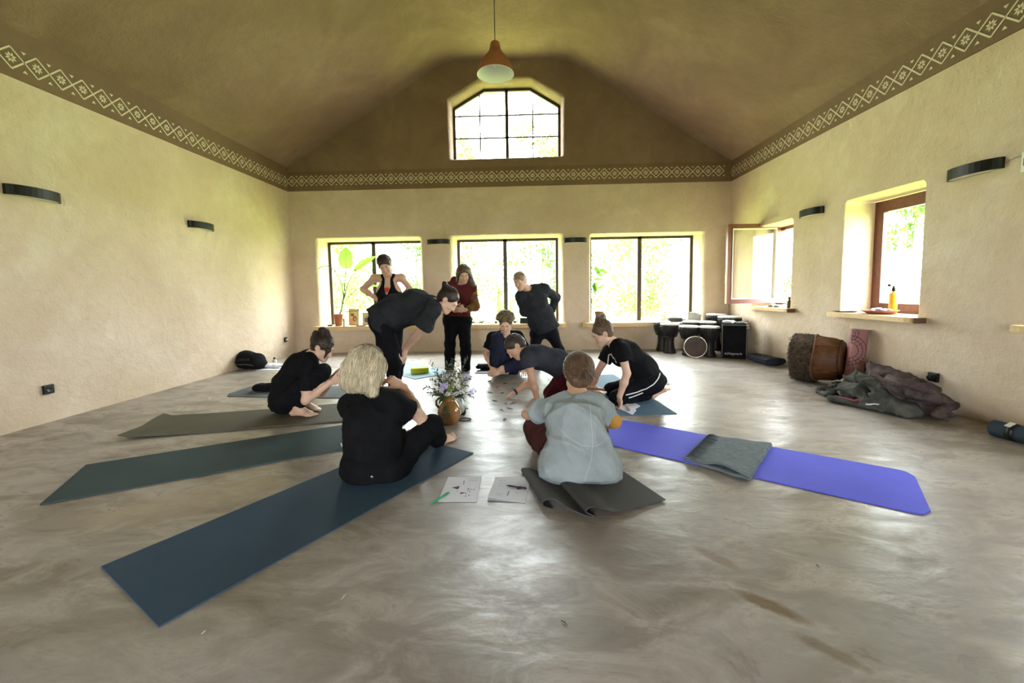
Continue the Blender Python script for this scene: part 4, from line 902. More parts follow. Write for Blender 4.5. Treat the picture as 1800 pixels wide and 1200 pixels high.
o, T, E_, h = person(J, 'person with brown topknot kneeling in black printed T-shirt and striped black trousers', SK_FAIR, H_BROWN, knot=(0, -0.06, 0.11), extra_hair=xh)
ts = sdf_obj('t_shirt', top_prims(J, infl=0.016, sleeve=0.52, flare=0.022, hem=0.07, bag=0.02, nz=(0.0075, 26, 1)), C_BLACK, o)
tr = sdf_obj('trousers', trouser_prims(J, infl=0.014, hem=0.93, nz=(0.0045, 26, 1)), C_LEG, o)
b1 = bvh(ts)
drape('print', b1, px_points(ts, [(1068, 640), (1069, 632), (1070, 624), (1074, 622), (1077, 627), (1081, 631), (1084, 637)]), 0.010, W_LINE, ts)
drape('print', b1, px_points(ts, [(1083, 645), (1086, 650), (1087, 645)]), 0.010, W_LINE, ts)
b2 = bvh(tr)
drape('side_stripe', b2, px_points(tr, [(1160, 656), (1157, 665), (1149, 675), (1136, 683), (1120, 689), (1100, 694)]), 0.009, W_LINE, tr)
drape('side_stripe', b2, px_points(tr, [(1130, 690), (1120, 694), (1112, 697), (1105, 699)]), 0.009, W_LINE, tr)

# --- 10: person in the heather grey T-shirt sitting with back to the camera
J = dict(pelvis=at(1018, 806, 2.50), hipR=at(1045, 809, 2.52), hipL=at(990, 809, 2.52), waist=at(1016, 772, 2.47), chest=at(1010, 738, 2.50), neck=at(1014, 694, 2.60),
         shR=at(1047, 713, 2.58), shL=at(972, 717, 2.62), elR=at(1080, 740, 2.74), wrR=at(1030, 752, 2.92), elL=at(927, 727, 2.80), wrL=at(968, 744, 2.96),
         head=at(1015, 656, 2.66), face=V(-.10, .93, -.22), up=V(0, .22, 1), handR=(V(-.9, .2, 0), V(0, -.3, -1), 0.5), handL=(V(.9, .2, 0), V(0, -.3, -1), 0.5),
         knR=at(1046, 752, 2.86), knL=at(943, 752, 2.82), anR=at(1020, 784, 2.97), anL=at(956, 783, 2.93), footR=(V(-.1, 1, 0), UP), footL=(V(-.5, .8, 0), UP), hs=1.02, sleeveR=.40)
def xh(T, E, s):
    q = [Ell(T(0, -0.045, 0.03), V(.093, .082, .100) * s, k=0.03, nz=(.003, 100), **E), Ell(T(0.014, -0.140, 0.002), V(.036, .028, .032) * s, k=0.010, nz=(.008, 90), **E),
         Ell(T(0.0, -0.085, -0.045), V(.055, .03, .04) * s, k=0.03, nz=(.006, 100), **E)]
    return q
o, T, E_, h = person(J, 'person in heather grey T-shirt sitting on the dark grey mat, back turned', SK_TAN, H_BROWN, vox=0.006, extra_hair=xh)
strands(h, T, E_, H_BROWN, (0.014, -0.150, 0.002), 190, 9, 2.3, 0.0026, 0.0018)
lk = MB(); rg = np.random.default_rng(9); K0 = T(0.014, -0.165, 0.0)
for k in range(44):                         # loose ends below the tie
    p0 = K0 + rg.normal(size=3) * 0.012; d = unit(-E_['Z'] * 1 + E_['X'] * rg.uniform(-1, 1) * .9 - E_['Y'] * rg.uniform(0.0, .4)); L = rg.uniform(.03, .075)
    lk.tube([p0, p0 + d * L * .5 - E_['Y'] * .006, p0 + d * L], [0.0022, 0.0018, 0.0006], 5)
lk.build('lock', H_BROWN, h, True)
tp = top_prims(J, infl=0.012, sleeve=0.66, flare=0.038, hem=0.02, bag=0.044, nz=(0.022, 18, 1), female=False)
for a_, b_ in ((J['hipL'], J['hipR']),): tp.insert(3, Cap(a_ - V(.03, .040, .020), b_ + V(.03, -.040, -.020), 0.135, 0.135, k=0.06, nz=(0.014, 17, 1)))
ts = sdf_obj('t_shirt', tp, C_GREY, o, 0.007)
SE = mat('grey_seam', (0.36, 0.40, 0.41), 0.9); bt = bvh(ts)
drape('seam', bt, px_points(ts, [(1034, 703), (1038, 730), (1041, 760), (1041, 790), (1036, 820), (1027, 846)]), 0.004, SE, ts, off=0.0022)
drape('seam', bt, px_points(ts, [(980, 748), (1000, 770), (1022, 782), (1042, 785), (1058, 778), (1070, 768)]), 0.004, SE, ts, off=0.0022)
sdf_obj('trousers', trouser_prims(J, infl=0.024, hem=0.97, flare=0.02, nz=(0.009, 22, 1)), C_WINE, o)
el, wr, sh = J['elR'], J['wrR'], J['shR']
sdf_obj('mustard_arm_cover', [Cap(sh * .70 + el * .30, el, 0.048, 0.043, k=0.03, nz=(0.0045, 34, 1)), Cap(el, el * .25 + wr * .75, 0.044, 0.036, flat=(False, True), k=0.03, nz=(0.0045, 34, 1))], C_MUST, o)  # mustard-coloured tube around the right elbow and forearm
# ------------------------------------------------------------------ things on the floor
def sheet(name, o, ex, ey, L, W, th, m, zf=None, nx=24, ny=8, parent=None, rc=0.0):
    """solid mat: o is a corner, ex / ey unit directions on the floor"""
    o, ex, ey = np.asarray(o, float), unit(ex), unit(ey); vs_, fs = [], []
    def pt(i, j):
        u, v = L * i / nx, W * j / ny
        if rc:                                # rounded corners
            du = max(0, rc - min(u, L - u)); 
            if du > 0: q = rc - math.sqrt(max(rc * rc - du * du, 0)); v = q + (W - 2 * q) * j / ny
        return o + ex * u + ey * v, u, v
    for top in (1, 0):
        for i in range(nx + 1):
            for j in range(ny + 1):
                p, u, v = pt(i, j); vs_.append(p + V(0, 0, 0.0015 + (zf(u, v) if zf else 0) + (th if top else 0)))
    n = (nx + 1) * (ny + 1); I = lambda i, j, b: b * n + i * (ny + 1) + j
    for i in range(nx):
        for j in range(ny): fs += [(I(i, j, 0), I(i + 1, j, 0), I(i + 1, j + 1, 0), I(i, j + 1, 0)), (I(i, j, 1), I(i, j + 1, 1), I(i + 1, j + 1, 1), I(i + 1, j, 1))]
    for i in range(nx):
        for j in (0, ny): fs.append((I(i, j, 0), I(i, j, 1), I(i + 1, j, 1), I(i + 1, j, 0)) if j == 0 else (I(i, j, 0), I(i + 1, j, 0), I(i + 1, j, 1), I(i, j, 1)))
    for j in range(ny):
        for i in (0, nx): fs.append((I(i, j, 0), I(i, j + 1, 0), I(i, j + 1, 1), I(i, j, 1)) if i == 0 else (I(i, j, 0), I(i, j, 1), I(i, j + 1, 1), I(i, j + 1, 0)))
    return from_arrays(name, vs_, fs, m, parent, smooth=False)
def rubber(name, c, c2=None): return mat(name, c, 0.75, c2 or tuple(x * 0.85 for x in c), 3, bump=0.12, bscale=260, spec=0.25)
GRP = 'yoga mats laid out in the circle'
def mat_AB(A, B, C, L, m, label, zf=None, W=None, rc=0):
    a, b, c = fl(*A), fl(*B), fl(*C); e = unit(c - b); n = V(-e[1], e[0], 0); w = abs((a - b) @ n) if W is None else W
    if (a - b) @ n < 0: n = -n
    o = sheet('yoga_mat', b, e, n, L, w, 0.006, m, zf, rc=rc); return tag(o, label, 'yoga mat', GRP)
mat_AB((182, 996), (279, 1103.5), (832, 797), np.linalg.norm(fl(832, 797) - fl(279, 1103.5)), rubber('mat_blue', (0.038, 0.074, 0.122)), 'long dark blue yoga mat nearest the camera, under the blond person')
mat_AB((152, 818), (70, 888), (597, 792), 1.80, rubber('mat_teal', (0.045, 0.075, 0.088)), 'empty dark teal yoga mat between the olive mat and the nearest blue mat')
curl = lambda u, v: 0.030 * max(0, 1 - u / 0.07) ** 2 * (0.35 + 0.65 * abs(math.cos(v * 5.2))) + 0.004 * (1 + math.sin(u * 7)) * (v < 0.05) + 0.006 * max(0, math.sin(u * 4.4 + 1)) ** 4
mat_AB((277, 734), (207, 774), (598, 742), 1.85, rubber('mat_olive', (0.105, 0.095, 0.066)), 'olive brown yoga mat with curled corners, under the squatting person', curl)
mat_AB((440, 677), (388, 697), (599, 700), 1.75, rubber('mat_grey', (0.105, 0.125, 0.14)), 'pale grey yoga mat farthest left, carrying a black garment', rc=0.12)
p0 = fl(729, 667); e = unit(fl(757, 662) - p0)
o = sheet('yoga_mat', p0, e, V(-e[1], e[0], 0), 0.61, 1.5, 0.006, rubber('mat_lightblue', (0.26, 0.40, 0.46))); tag(o, 'light blue yoga mat carrying a yellow-green foam block', 'yoga mat', GRP)
p0 = fl(834, 656.5); e = unit(fl(906, 659) - p0)
o = sheet('yoga_mat', p0, e, V(-e[1], e[0], 0), 0.61, 1.7, 0.006, rubber('mat_dark', (0.035, 0.05, 0.06))); tag(o, 'dark yoga mat under the curly-haired person by the window wall', 'yoga mat', GRP)
p0 = fl(1190, 727.5); e = unit(fl(1090, 731) - p0)
o = sheet('yoga_mat', p0, V(e[1], -e[0], 0) * 1.0 + e * 0.02, e, 1.78, 0.62, 0.006, rubber('mat_steel', (0.085, 0.15, 0.215))); tag(o, 'steel blue yoga mat under the kneeling person with the topknot', 'yoga mat', GRP)
a, b = fl(1605, 832), fl(1633, 913); e = unit(fl(1095, 739) - a); n = V(-e[1], e[0], 0)
if (b - a) @ n < 0: n = -n
PM = sheet('yoga_mat', a, e, n, np.linalg.norm(fl(1090, 738) - a), 0.61, 0.007, rubber('mat_violet', (0.112, 0.122, 0.70), (0.102, 0.112, 0.64)), rc=0.07, nx=60); tag(PM, 'violet blue yoga mat on the right with a grey towel across it', 'yoga mat', GRP)
# folded dark grey mat: a wavy near edge swept back under the sitter
a, b, c_, far = fl(1170, 881), fl(1052, 915), fl(962, 896), fl(1083, 822)
vd = unit(far - a); L1 = np.linalg.norm(b - a); u1 = unit(b - a); u2 = unit(c_ - b); L2 = np.linalg.norm(c_ - b)
def bez(P, n=40):
    P = [V(*p) for p in P]; out = []
    for i in range(len(P) - 1):
        q0, q1, q2, q3 = P[max(i - 1, 0)], P[i], P[i + 1], P[min(i + 2, len(P) - 1)]
        for t in np.linspace(0, 1, 8, endpoint=False):
            out.append(0.5 * (2 * q1 + (q2 - q0) * t + (2 * q0 - 5 * q1 + 4 * q2 - q3) * t * t + (3 * q1 - q0 - 3 * q2 + q3) * t ** 3))
    return out + [P[-1]]
prof = bez([(0, .004), (.12, .006), (.24, .012), (L1 - .10, .022), (L1 - .02, .055), (L1 + .035, .060), (L1 + .060, .035), (L1 + .030, .022), (L1 + .012, .012), (L1 + .07, .008), (L1 + .16, .030), (L1 + L2 - .04, .060), (L1 + L2 + .015, .045), (L1 + L2 + .020, .018), (L1 + L2 - .03, .010)])
def PP(u, z): return a + (u1 * u if u <= L1 else u1 * L1 + u2 * (u - L1)) + V(0, 0, z)
mbm = MB(); rows = []
for k, t in enumerate(np.linspace(0, 1, 8)):
    fz = 1 - 0.55 * t; sk_ = 1 - 0.12 * t
    inner = [PP(u * sk_ , z * fz + .002) + vd * (0.52 * t) for u, z in prof]
    outer = [PP(u * sk_, z * fz + .002) + vd * (0.52 * t) for u, z in prof]
    nrm = []
    for i in range(len(inner)):
        tg = unit(inner[min(i + 1, len(inner) - 1)] - inner[max(i - 1, 0)]); nrm.append(unit(np.cross(vd, tg)))
    sgn = 1 if nrm[3][2] > 0 else -1
    rows.append(inner + [p + sgn * q * 0.006 for p, q in zip(outer, nrm)][::-1])
mbm.ring_loft(rows); o = mbm.build('yoga_mat', rubber('mat_charcoal', (0.062, 0.061, 0.058)), smooth=False)
tag(o, 'dark grey yoga mat with a folded wavy edge, under the person in grey T-shirt', 'yoga mat', GRP)

# grey towel folded across the violet mat
q = [fl(1203, 806, .02), fl(1318, 842, .02), fl(1357, 781, .02), fl(1243, 766, .02)]
M_TOW = mat('grey_towel', (0.15, 0.175, 0.195), 0.95, (0.20, 0.23, 0.25), 30, bump=0.5, bscale=220, spec=0.1)
tw = empty('towel', 0.25 * sum(q), 'grey fringed towel folded across the violet yoga mat', 'towel')
def tq(s, t, z): p = (q[0] * (1 - s) + q[1] * s) * (1 - t) + (q[3] * (1 - s) + q[2] * s) * t; return V(p[0], p[1], z)
for lay, (z0, th, ins) in enumerate(((0.0095, 0.010, 0.0), (0.0225, 0.010, 0.012))):
    vs_, fs = [], []; nx, ny = 26, 20
    for top in (1, 0):
        for i in range(nx + 1):
            for j in range(ny + 1):
                s, t = ins + (1 - 2 * ins) * i / nx, (ins if lay else 0) + (1 - ins) * j / ny
                ed = max(0, 1 - t / 0.25) * (0.030 * max(0, math.sin((s - .25) * PI / .75)) ** 2 if lay else 0)
                z = z0 + ed + 0.0025 * math.sin(s * 17 + t * 6) * lay * 0.6 + 0.002 * math.sin(t * 23 + s * 9) * lay * .6 + th * top
                vs_.append(tq(s + .006 * math.sin(t * 14), t + .006 * math.sin(s * 15), z))
    n_ = (nx + 1) * (ny + 1); I = lambda i, j, b: b * n_ + i * (ny + 1) + j
    for i in range(nx):
        for j in range(ny): fs += [(I(i, j, 0), I(i + 1, j, 0), I(i + 1, j + 1, 0), I(i, j + 1, 0)), (I(i, j, 1), I(i, j + 1, 1), I(i + 1, j + 1, 1), I(i + 1, j, 1))]
        fs += [(I(i, 0, 0), I(i, 0, 1), I(i + 1, 0, 1), I(i + 1, 0, 0)), (I(i, ny, 0), I(i + 1, ny, 0), I(i + 1, ny, 1), I(i, ny, 1))]
    for j in range(ny): fs += [(I(0, j, 0), I(0, j + 1, 0), I(0, j + 1, 1), I(0, j, 1)), (I(nx, j, 0), I(nx, j, 1), I(nx, j + 1, 1), I(nx, j + 1, 0))]
    from_arrays('towel_fold', vs_, fs, M_TOW, tw)
fr = MB(); rg = np.random.default_rng(2)
for k in range(44):
    t = 0.02 + 0.96 * k / 43; p = tq(0.03, t, 0.037); d = tq(0.20 + .03 * rg.normal(), t - .02 + .02 * rg.normal(), 0.0385)
    fr.tube([p, 0.5 * (p + d) + V(0, 0, .004), d], [0.0028, 0.0026, 0.0016], 5)
fr.build('fringe', mat('towel_fringe', (0.09, 0.105, 0.12), 0.9), tw)

# foam block
bc = fl(736, 657.5); d = fl(752, 655) - fl(722, 657)
MBk = MB().box(bc + V(0.0, 0.06, 0.046), (0.245, 0.13, 0.075), math.atan2(d[1], d[0]), 0.008); tag(MBk.build('yoga_block', mat('lime_foam', (0.52, 0.56, 0.04), 0.8, (0.46, 0.50, 0.03), 30)), 'yellow-green foam block on the light blue mat', 'yoga block')

# worksheets and pens
M_PAPER = mat('paper', (0.70, 0.71, 0.78), 0.75); M_INK = mat('ink', (0.07, 0.075, 0.10), 0.8)
def paper(name, corners, marks, label, fold=False, m=M_PAPER, z=0.002, group=None):
    w = [fl(*c) for c in corners]; mb_ = MB(); lift = 0.016 if fold else 0.0
    def S(s, t, dz=0): p = (w[0] * (1 - s) + w[1] * s) * (1 - t) + (w[3] * (1 - s) + w[2] * s) * t; return V(p[0], p[1], z + dz + lift * max(0, t - .3) / .7 * (1 - s) ** 1.5)
    rows = [[S(s, t, dz) for s in np.linspace(0, 1, 7)] for dz in (0.0012,) for t in np.linspace(0, 1, 7)]
    top = rows; bot = [[p - V(0, 0, 0.001) for p in r] for r in rows]
    mb_.ring_loft([r + b[::-1] for r, b in zip(top, bot)])
    if fold: mb_.ring_loft([[S(s, t, 0) * V(1, 1, 0) + V(0, 0, z + dz) for s in (0, 1)] + [S(s, t, 0) * V(1, 1, 0) + V(0, 0, z + dz - .0008) for s in (1, 0)] for t, dz in ((0, 0.0005), (1, 0.0005))])
    mb_.mi = 1
    for mk in marks: mb_.poly([S(s, t, 0.0018) for s, t in mk])
    o = mb_.build(name, [m, M_INK], recalc=False); return tag(o, label, 'paper', group)
def dot(s, t, r=0.022): return [(s + r * math.cos(a), t + 0.8 * r * math.sin(a)) for a in np.linspace(0, 2 * PI, 7, endpoint=False)]
def scrib(s, t, w, n, rg_, h=.008): return [[(s + w * i / n + .002, t + rg_.uniform(-h, h)), (s + w * (i + .6) / n, t + rg_.uniform(-h, h)), (s + w * (i + .6) / n, t + h + .006), (s + w * i / n + .002, t + h + .006)] for i in range(n)]
rg = np.random.default_rng(4)
m1 = [[(.22, .47), (.44, .40), (.42, .54)], [(.52, .66), (.66, .66), (.55, .72), (.50, .70)]] + [dot(*p) for p in ((.69, .57), (.77, .54), (.75, .63), (.67, .70), (.76, .77), (.68, .80), (.70, .51), (.86, .55))] + scrib(.55, .10, .38, 9, rg) + scrib(.66, .18, .25, 6, rg) + scrib(.28, .32, .06, 2, rg) + scrib(.40, .31, .07, 2, rg) + scrib(.38, .60, .09, 2, rg) + [[(.50, .18), (.52, .18), (.54, .36), (.52, .34)]]
paper('worksheet', [(788, 838.7), (847, 838), (837.5, 882.6), (769.6, 882.6)], m1, 'white sheet with printed dots and triangles, under the green pen')
m2 = [[(.68, .45), (.86, .50), (.70, .55)]] + [dot(s, t, .016) for s, t in ((.18, .18), (.28, .16), (.20, .32), (.30, .30), (.18, .40), (.28, .42), (.24, .26))] + scrib(.18, .78, .22, 6, rg) + scrib(.22, .86, .16, 5, rg) + [[(.50, .62), (.52, .62), (.50, .84), (.48, .82)]] + scrib(.70, .68, .08, 2, rg)
paper('worksheet', [(871, 839), (933, 839), (923.5, 884), (857, 878.7)], m2, 'folded white sheet with printed dots, under the dark pen', True)
def pen(A, B, m, label, za=0.008, zb=0.008):
    a, b = fl(*A, za), fl(*B, zb); d = unit(b - a); L = np.linalg.norm(b - a); t = empty('pen', a, label, 'pen')
    MB().lathe([(0.0008, 0), (0.003, 0.012), (0.0052, 0.022), (0.0055, L * 0.93), (0.004, L)], a, d, 10, (True, True)).build('barrel', m, t, True)
    s = unit(np.cross(d, UP)); MB().box((0, 0, 0), (0.003, 0.045, 0.002), M=Matrix.Translation(Vector(a + d * L * 0.8 + UP * 0.0065)) @ Matrix((tuple(s), tuple(d), tuple(np.cross(s, d)))).transposed().to_4x4()).build('clip', m, t)
pen((754.5, 886), (789, 865.7), mat('green_plastic', (0.04, 0.32, 0.14), 0.35), 'green pen half on the left printed sheet')
pen((889, 852.5), (926, 858.5), mat('dark_plastic', (0.03, 0.012, 0.03), 0.35), 'dark pen across the right printed sheet', 0.012, 0.010)
paper('sheet_of_paper', [(598, 781), (640, 777), (648, 790), (603, 793)], [], 'white sheet half under the blond person, on the teal mat', z=0.009)
paper('sheet_of_paper', [(1080, 716), (1106, 712), (1119, 723), (1112, 731)], [], 'white sheet beside the kneeling person\'s fist', z=0.010)
paper('sheet_of_paper', [(1098, 712), (1116, 710), (1126, 716), (1108, 726)], scrib(.3, .4, .4, 6, rg), 'folded white sheet on the steel blue mat, partly over another sheet', True, z=0.0135)
paper('booklet', [(960, 664), (982, 662), (986, 668), (966, 669)], [], 'white booklet on the floor behind the crawling person')
M_TAB = mat('pale_cover', (0.45, 0.52, 0.53), 0.5)
paper('notebook', [(966, 670), (990, 672), (990, 683), (974, 681)], [], 'pale grey notebook on the floor by the red shorts', m=M_TAB)
# scraps lying in the middle of the circle
M_SCR = [mat('scrap_dark', (0.05, 0.045, 0.05), 0.7), mat('scrap_blue', (0.10, 0.16, 0.40), 0.7), mat('scrap_brown', (0.13, 0.05, 0.03), 0.7), mat('scrap_slate', (0.12, 0.14, 0.18), 0.7)]
rg = np.random.default_rng(8)
for i, (x, y, k) in enumerate([(860, 670, 0), (887, 674.5, 0), (883, 691, 0), (901, 683, 1), (889, 710, 3), (882, 721, 3), (887, 738, 3), (901, 709, 2), (811, 729, 0), (820, 718, 0), (874, 681, 3), (862, 690, 3), (896, 718, 3), (870, 705, 0)]):
    p = fl(x, y); a = rg.uniform(0, 3); L = rg.uniform(.020, .042); mb_ = MB(); n = 7
    pts = [(L * math.cos(t) * rg.uniform(.75, 1.1), L * .55 * math.sin(t) * rg.uniform(.75, 1.1)) for t in np.linspace(0, 2 * PI, n, endpoint=False)]
    R = lambda u, v, z: p + V(u * math.cos(a) - v * math.sin(a), u * math.sin(a) + v * math.cos(a), z)
    mb_.ring_loft([[R(u, v, .001 + .006 * (u > 0)) for u, v in pts], [R(u, v, .003 + .006 * (u > 0)) for u, v in pts]])
    lab = {0: 'small dark petal-like scrap on the floor inside the circle', 1: 'small blue scrap on the floor near the pointing hand', 2: 'small brown scrap under the pointing hand', 3: 'small slate grey scrap on the floor inside the circle'}[k]
    tag(mb_.build('paper_scrap', M_SCR[k]), lab, 'scrap', {0: 'dark scraps inside the circle', 3: 'slate scraps inside the circle'}.get(k))
p = fl(817, 738); rp = [p + V(.055 * math.cos(t), .04 * math.sin(t), .006) for t in np.linspace(0, 2 * PI, 21)]
tag(MB().tube(rp, 0.005, 8).build('bracelet', mat('dark_cord', (0.04, 0.03, 0.03), 0.5), smooth=True), 'dark oval ring of cord lying right of the terracotta jug', 'bracelet')
# straws and crumbs on the foreground floor
for (x, y, x2, y2, lab) in ((600, 1053, 609, 1043, 'pale straw on the floor below the near blue mat'), (354, 1114, 363, 1107, 'pale crumb of straw near the lower left corner of the blue mat'), (986, 1090, 997, 1099, 'dark twig on the floor in the foreground'), (1434, 992, 1440, 997, 'tiny dark twig on the floor below the violet mat')):
    a, b = fl(x, y, .003), fl(x2, y2, .003); tag(MB().tube([a, 0.5 * (a + b) + V(0.002, 0, .003), b], [.0012, .002, .001], 6).build('straw', mat('straw' if 'pale' in lab else 'twig', (0.6, 0.52, 0.36) if 'pale' in lab else (0.07, 0.05, 0.04), 0.8)), lab, 'straw')

# ------------------------------------------------------------------ jug with flowers
jc = fl(788, 748) + V(0, .07, 0); jug = empty('jug', jc, 'orange-brown glazed jug with green painted pattern, holding the bunch of flowers', 'jug')
M_JUG = mat('honey_glaze', (0.235, 0.10, 0.026), 0.15, (0.31, 0.145, 0.042), 8, spec=0.6, coat=0.6); M_JG = mat('green_glaze', (0.045, 0.12, 0.065), 0.2, spec=0.6)
prof = [(.001, .0), (.060, .0), (.066, .006), (.085, .035), (.101, .075), (.104, .105), (.095, .140), (.074, .175), (.055, .198), (.048, .215), (.050, .232), (.056, .240), (.051, .240), (.044, .228), (.042, .21), (.05, .19)]
jb = MB().lathe(prof, jc, seg=40).build('body', M_JUG, jug, True)
MB().tube([jc + V(-.047, 0, .225), jc + V(-.085, 0, .225), jc + V(-.112, 0, .20), jc + V(-.112, 0, .165), jc + V(-.088, 0, .135)], [.012, .011, .010, .010, .012], 10).build('handle', M_JUG, jug, True)
jt = bvh(jb)
for k in range(8):
    z = .205 - k * .019; w = .020 + .05 * math.sin(PI * (k + 1) / 10)
    drape('painted_stroke', jt, [jc + V(-.035 - w * .6, -.13, z - .006), jc + V(-.035, -.13, z + .006), jc + V(-.005, -.13, z - .006)], .006, M_JG, jb, off=.0012)
    drape('painted_stroke', jt, [jc + V(-.005, -.13, z - .006), jc + V(.014, -.13, z + .006), jc + V(.020 + w * .25, -.13, z - .004)], .006, M_JG, jb, off=.0012)
jar = fl(808, 735) + V(-.01, .10, 0)
tag(MB().lathe([(.001, 0), (.048, 0), (.054, .01), (.056, .10), (.045, .14), (.036, .155), (.036, .19), (.034, .19), (.033, .155), (.042, .138), (.052, .10), (.05, .012), (.001, .008)], jar, seg=28).build('glass_jar', mat('clear_glass', (0.85, 0.92, 0.90), 0.03, trans=1.0), smooth=True), 'clear glass jar standing just behind the orange-brown jug', 'jar')
M_SPR = mat('sprig_leaf', (0.045, 0.065, 0.035), 0.6, (0.10, 0.12, 0.075), 30); M_STM = mat('sprig_stem', (0.06, 0.05, 0.03), 0.7); M_LIL = mat('lilac_petals', (0.50, 0.42, 0.72), 0.7, (0.66, 0.58, 0.82), 40); M_WHT = mat('white_petals', (0.62, 0.62, 0.52), 0.7, (0.75, 0.74, 0.66), 40)
M_YG = mat('yellow_green_bud', (0.22, 0.26, 0.06), 0.7); rg = np.random.default_rng(21); top = jc + V(0, 0, .235)
def sprig(tip, n, ls, m=M_SPR, label='', bud=False):
    b = jc + V(rg.uniform(-.02, .02), rg.uniform(-.02, .02), .12); tip = np.asarray(tip, float); mid = top * .55 + tip * .45 + V(0, 0, .035); mid = mid if tip[2] > top[2] else mid + V(0, 0, .03)
    pts = [b, top + (b - top) * .15 * V(1, 1, 1), mid, tip]; cur = []
    for t in np.linspace(0, 1, 12):
        cur.append((1 - t) ** 3 * pts[0] + 3 * t * (1 - t) ** 2 * pts[1] + 3 * t * t * (1 - t) * pts[2] + t ** 3 * pts[3])
    mb_ = MB(); mb_.tube(cur, [.0028] * 6 + [.0022, .002, .0018, .0015, .0012, .0008], 5); mb_.mi = 1
    for i in range(n):
        t = 4.2 + 7.3 * i / n; k = min(int(t), 10); p = cur[k] + (cur[k + 1] - cur[k]) * (t - k); ax = unit(cur[k + 1] - cur[k]); d = unit(ax * .8 + unit(np.cross(ax, rg.normal(size=3))) * 1.0); s = unit(np.cross(d, rg.normal(size=3))); L = ls * rg.uniform(.7, 1.2)
        if bud: mb_.ball(p + d * .012, rg.uniform(.006, .010), 1)
        else: mb_.poly([p, p + d * L * .5 + s * L * .16, p + d * L, p + d * L * .5 - s * L * .16])
    o = mb_.build('leafy_sprig', [M_STM, m], recalc=False); return tag(o, label, 'sprig')
LS = 'dark small-leaved sprig spreading from the bunch in the jug'
for (x, y, dy) in ((757, 640, 0), (787, 640, .02), (796, 633, .05), (803, 640, -.04), (822, 632, 0), (812, 648, .06), (768, 655, -.05), (758, 668, .03), (748, 681, 0), (763, 692, -.06), (826, 662, .04), (818, 676, -.07), (776, 664, .07), (783, 658, -.09), (808, 660, -.02), (797, 655, .02), (770, 678, -.08), (828, 694, -.04), (815, 702, -.02), (754, 692, .02)):
    sprig(at(x, y, jc[1] + dy), 30, .040, label=LS)['group'] = 'dark leafy sprigs in the jug'
for (x, y, dy) in ((804, 668, -.05), (796, 672, -.07), (813, 690, -.05), (789, 683, -.09)):
    sprig(at(x, y, jc[1] + dy), 26, .02, M_YG if x < 800 else M_WHT, 'sprig of tiny pale buds in the bunch in the jug', True)['group'] = 'budding sprigs in the jug'
def bloom(c, r, m, name, label, group=None):
    t = empty(name, c, label, 'flower', group); b = jc + V(0, 0, .15); mid = .4 * (top + V(0, 0, .02)) + .6 * c
    MB().tube([b, top, mid, c], [.003, .003, .0025, .002], 5).build('stem', M_STM, t, True); mb_ = MB()
    for i in range(46):
        d = unit(rg.normal(size=3)); p = c + d * r * rg.uniform(.55, 1.0) * V(1, 1, .8); u = unit(np.cross(d, rg.normal(size=3))); w = np.cross(d, u); s = r * .32
        for a in range(4):
            q = u * math.cos(a * PI / 2) + w * math.sin(a * PI / 2); k = u * math.cos(a * PI / 2 + .8) + w * math.sin(a * PI / 2 + .8)
            mb_.poly([p, p + q * s * .8 + d * s * .15, p + (q + k) * s * .62 + d * s * .25, p + k * s * .8 + d * s * .15])
    mb_.build('blossom', m, t, recalc=False)
bloom(at(781, 679, jc[1] - .09), .038, M_LIL, 'lilac_flower', 'lilac flower cluster at the front centre of the bunch')
bloom(at(776, 684, jc[1] - .10), .026, M_LIL, 'lilac_flower', 'smaller lilac cluster touching the front centre one at its left')
bloom(at(832, 688, jc[1] - .03), .034, M_LIL, 'lilac_flower', 'lilac flower hanging out on the right of the bunch')
bloom(at(822, 663, jc[1] + .06), .036, M_LIL, 'lilac_flower', 'pale lilac flower at the upper right of the bunch')
for (x, y, dy, l) in ((806, 679, -.06, 'white flower right of centre in the bunch'), (787, 692, -.08, 'white flower low above the jug rim'), (797, 664, 0, 'white flower high in the middle of the bunch')): bloom(at(x, y, jc[1] + dy), .026, M_WHT, 'white_flower', l)
M_BL = mat('broad_leaf', (0.05, 0.10, 0.025), 0.5, (0.09, 0.16, 0.04), 20)
for (x, y, l) in ((771, 712, 'broad green leaf hanging over the jug handle'), (778, 708, 'broad green leaf hanging down the front of the jug neck')):
    e_ = at(x, y, jc[1] - .05); c_ = at(779, 694, jc[1] - .06); s = V(.016, 0, .004); mb_ = MB()
    mb_.poly([top + V(-.01, 0, 0), .5 * (top + c_) + s, c_ + s * 1.2, .5 * (c_ + e_) + s, e_, .5 * (c_ + e_) - s, c_ - s * 1.2, .5 * (top + c_) - s]); tag(mb_.build('broad_leaf', M_BL, recalc=False), l, 'leaf')
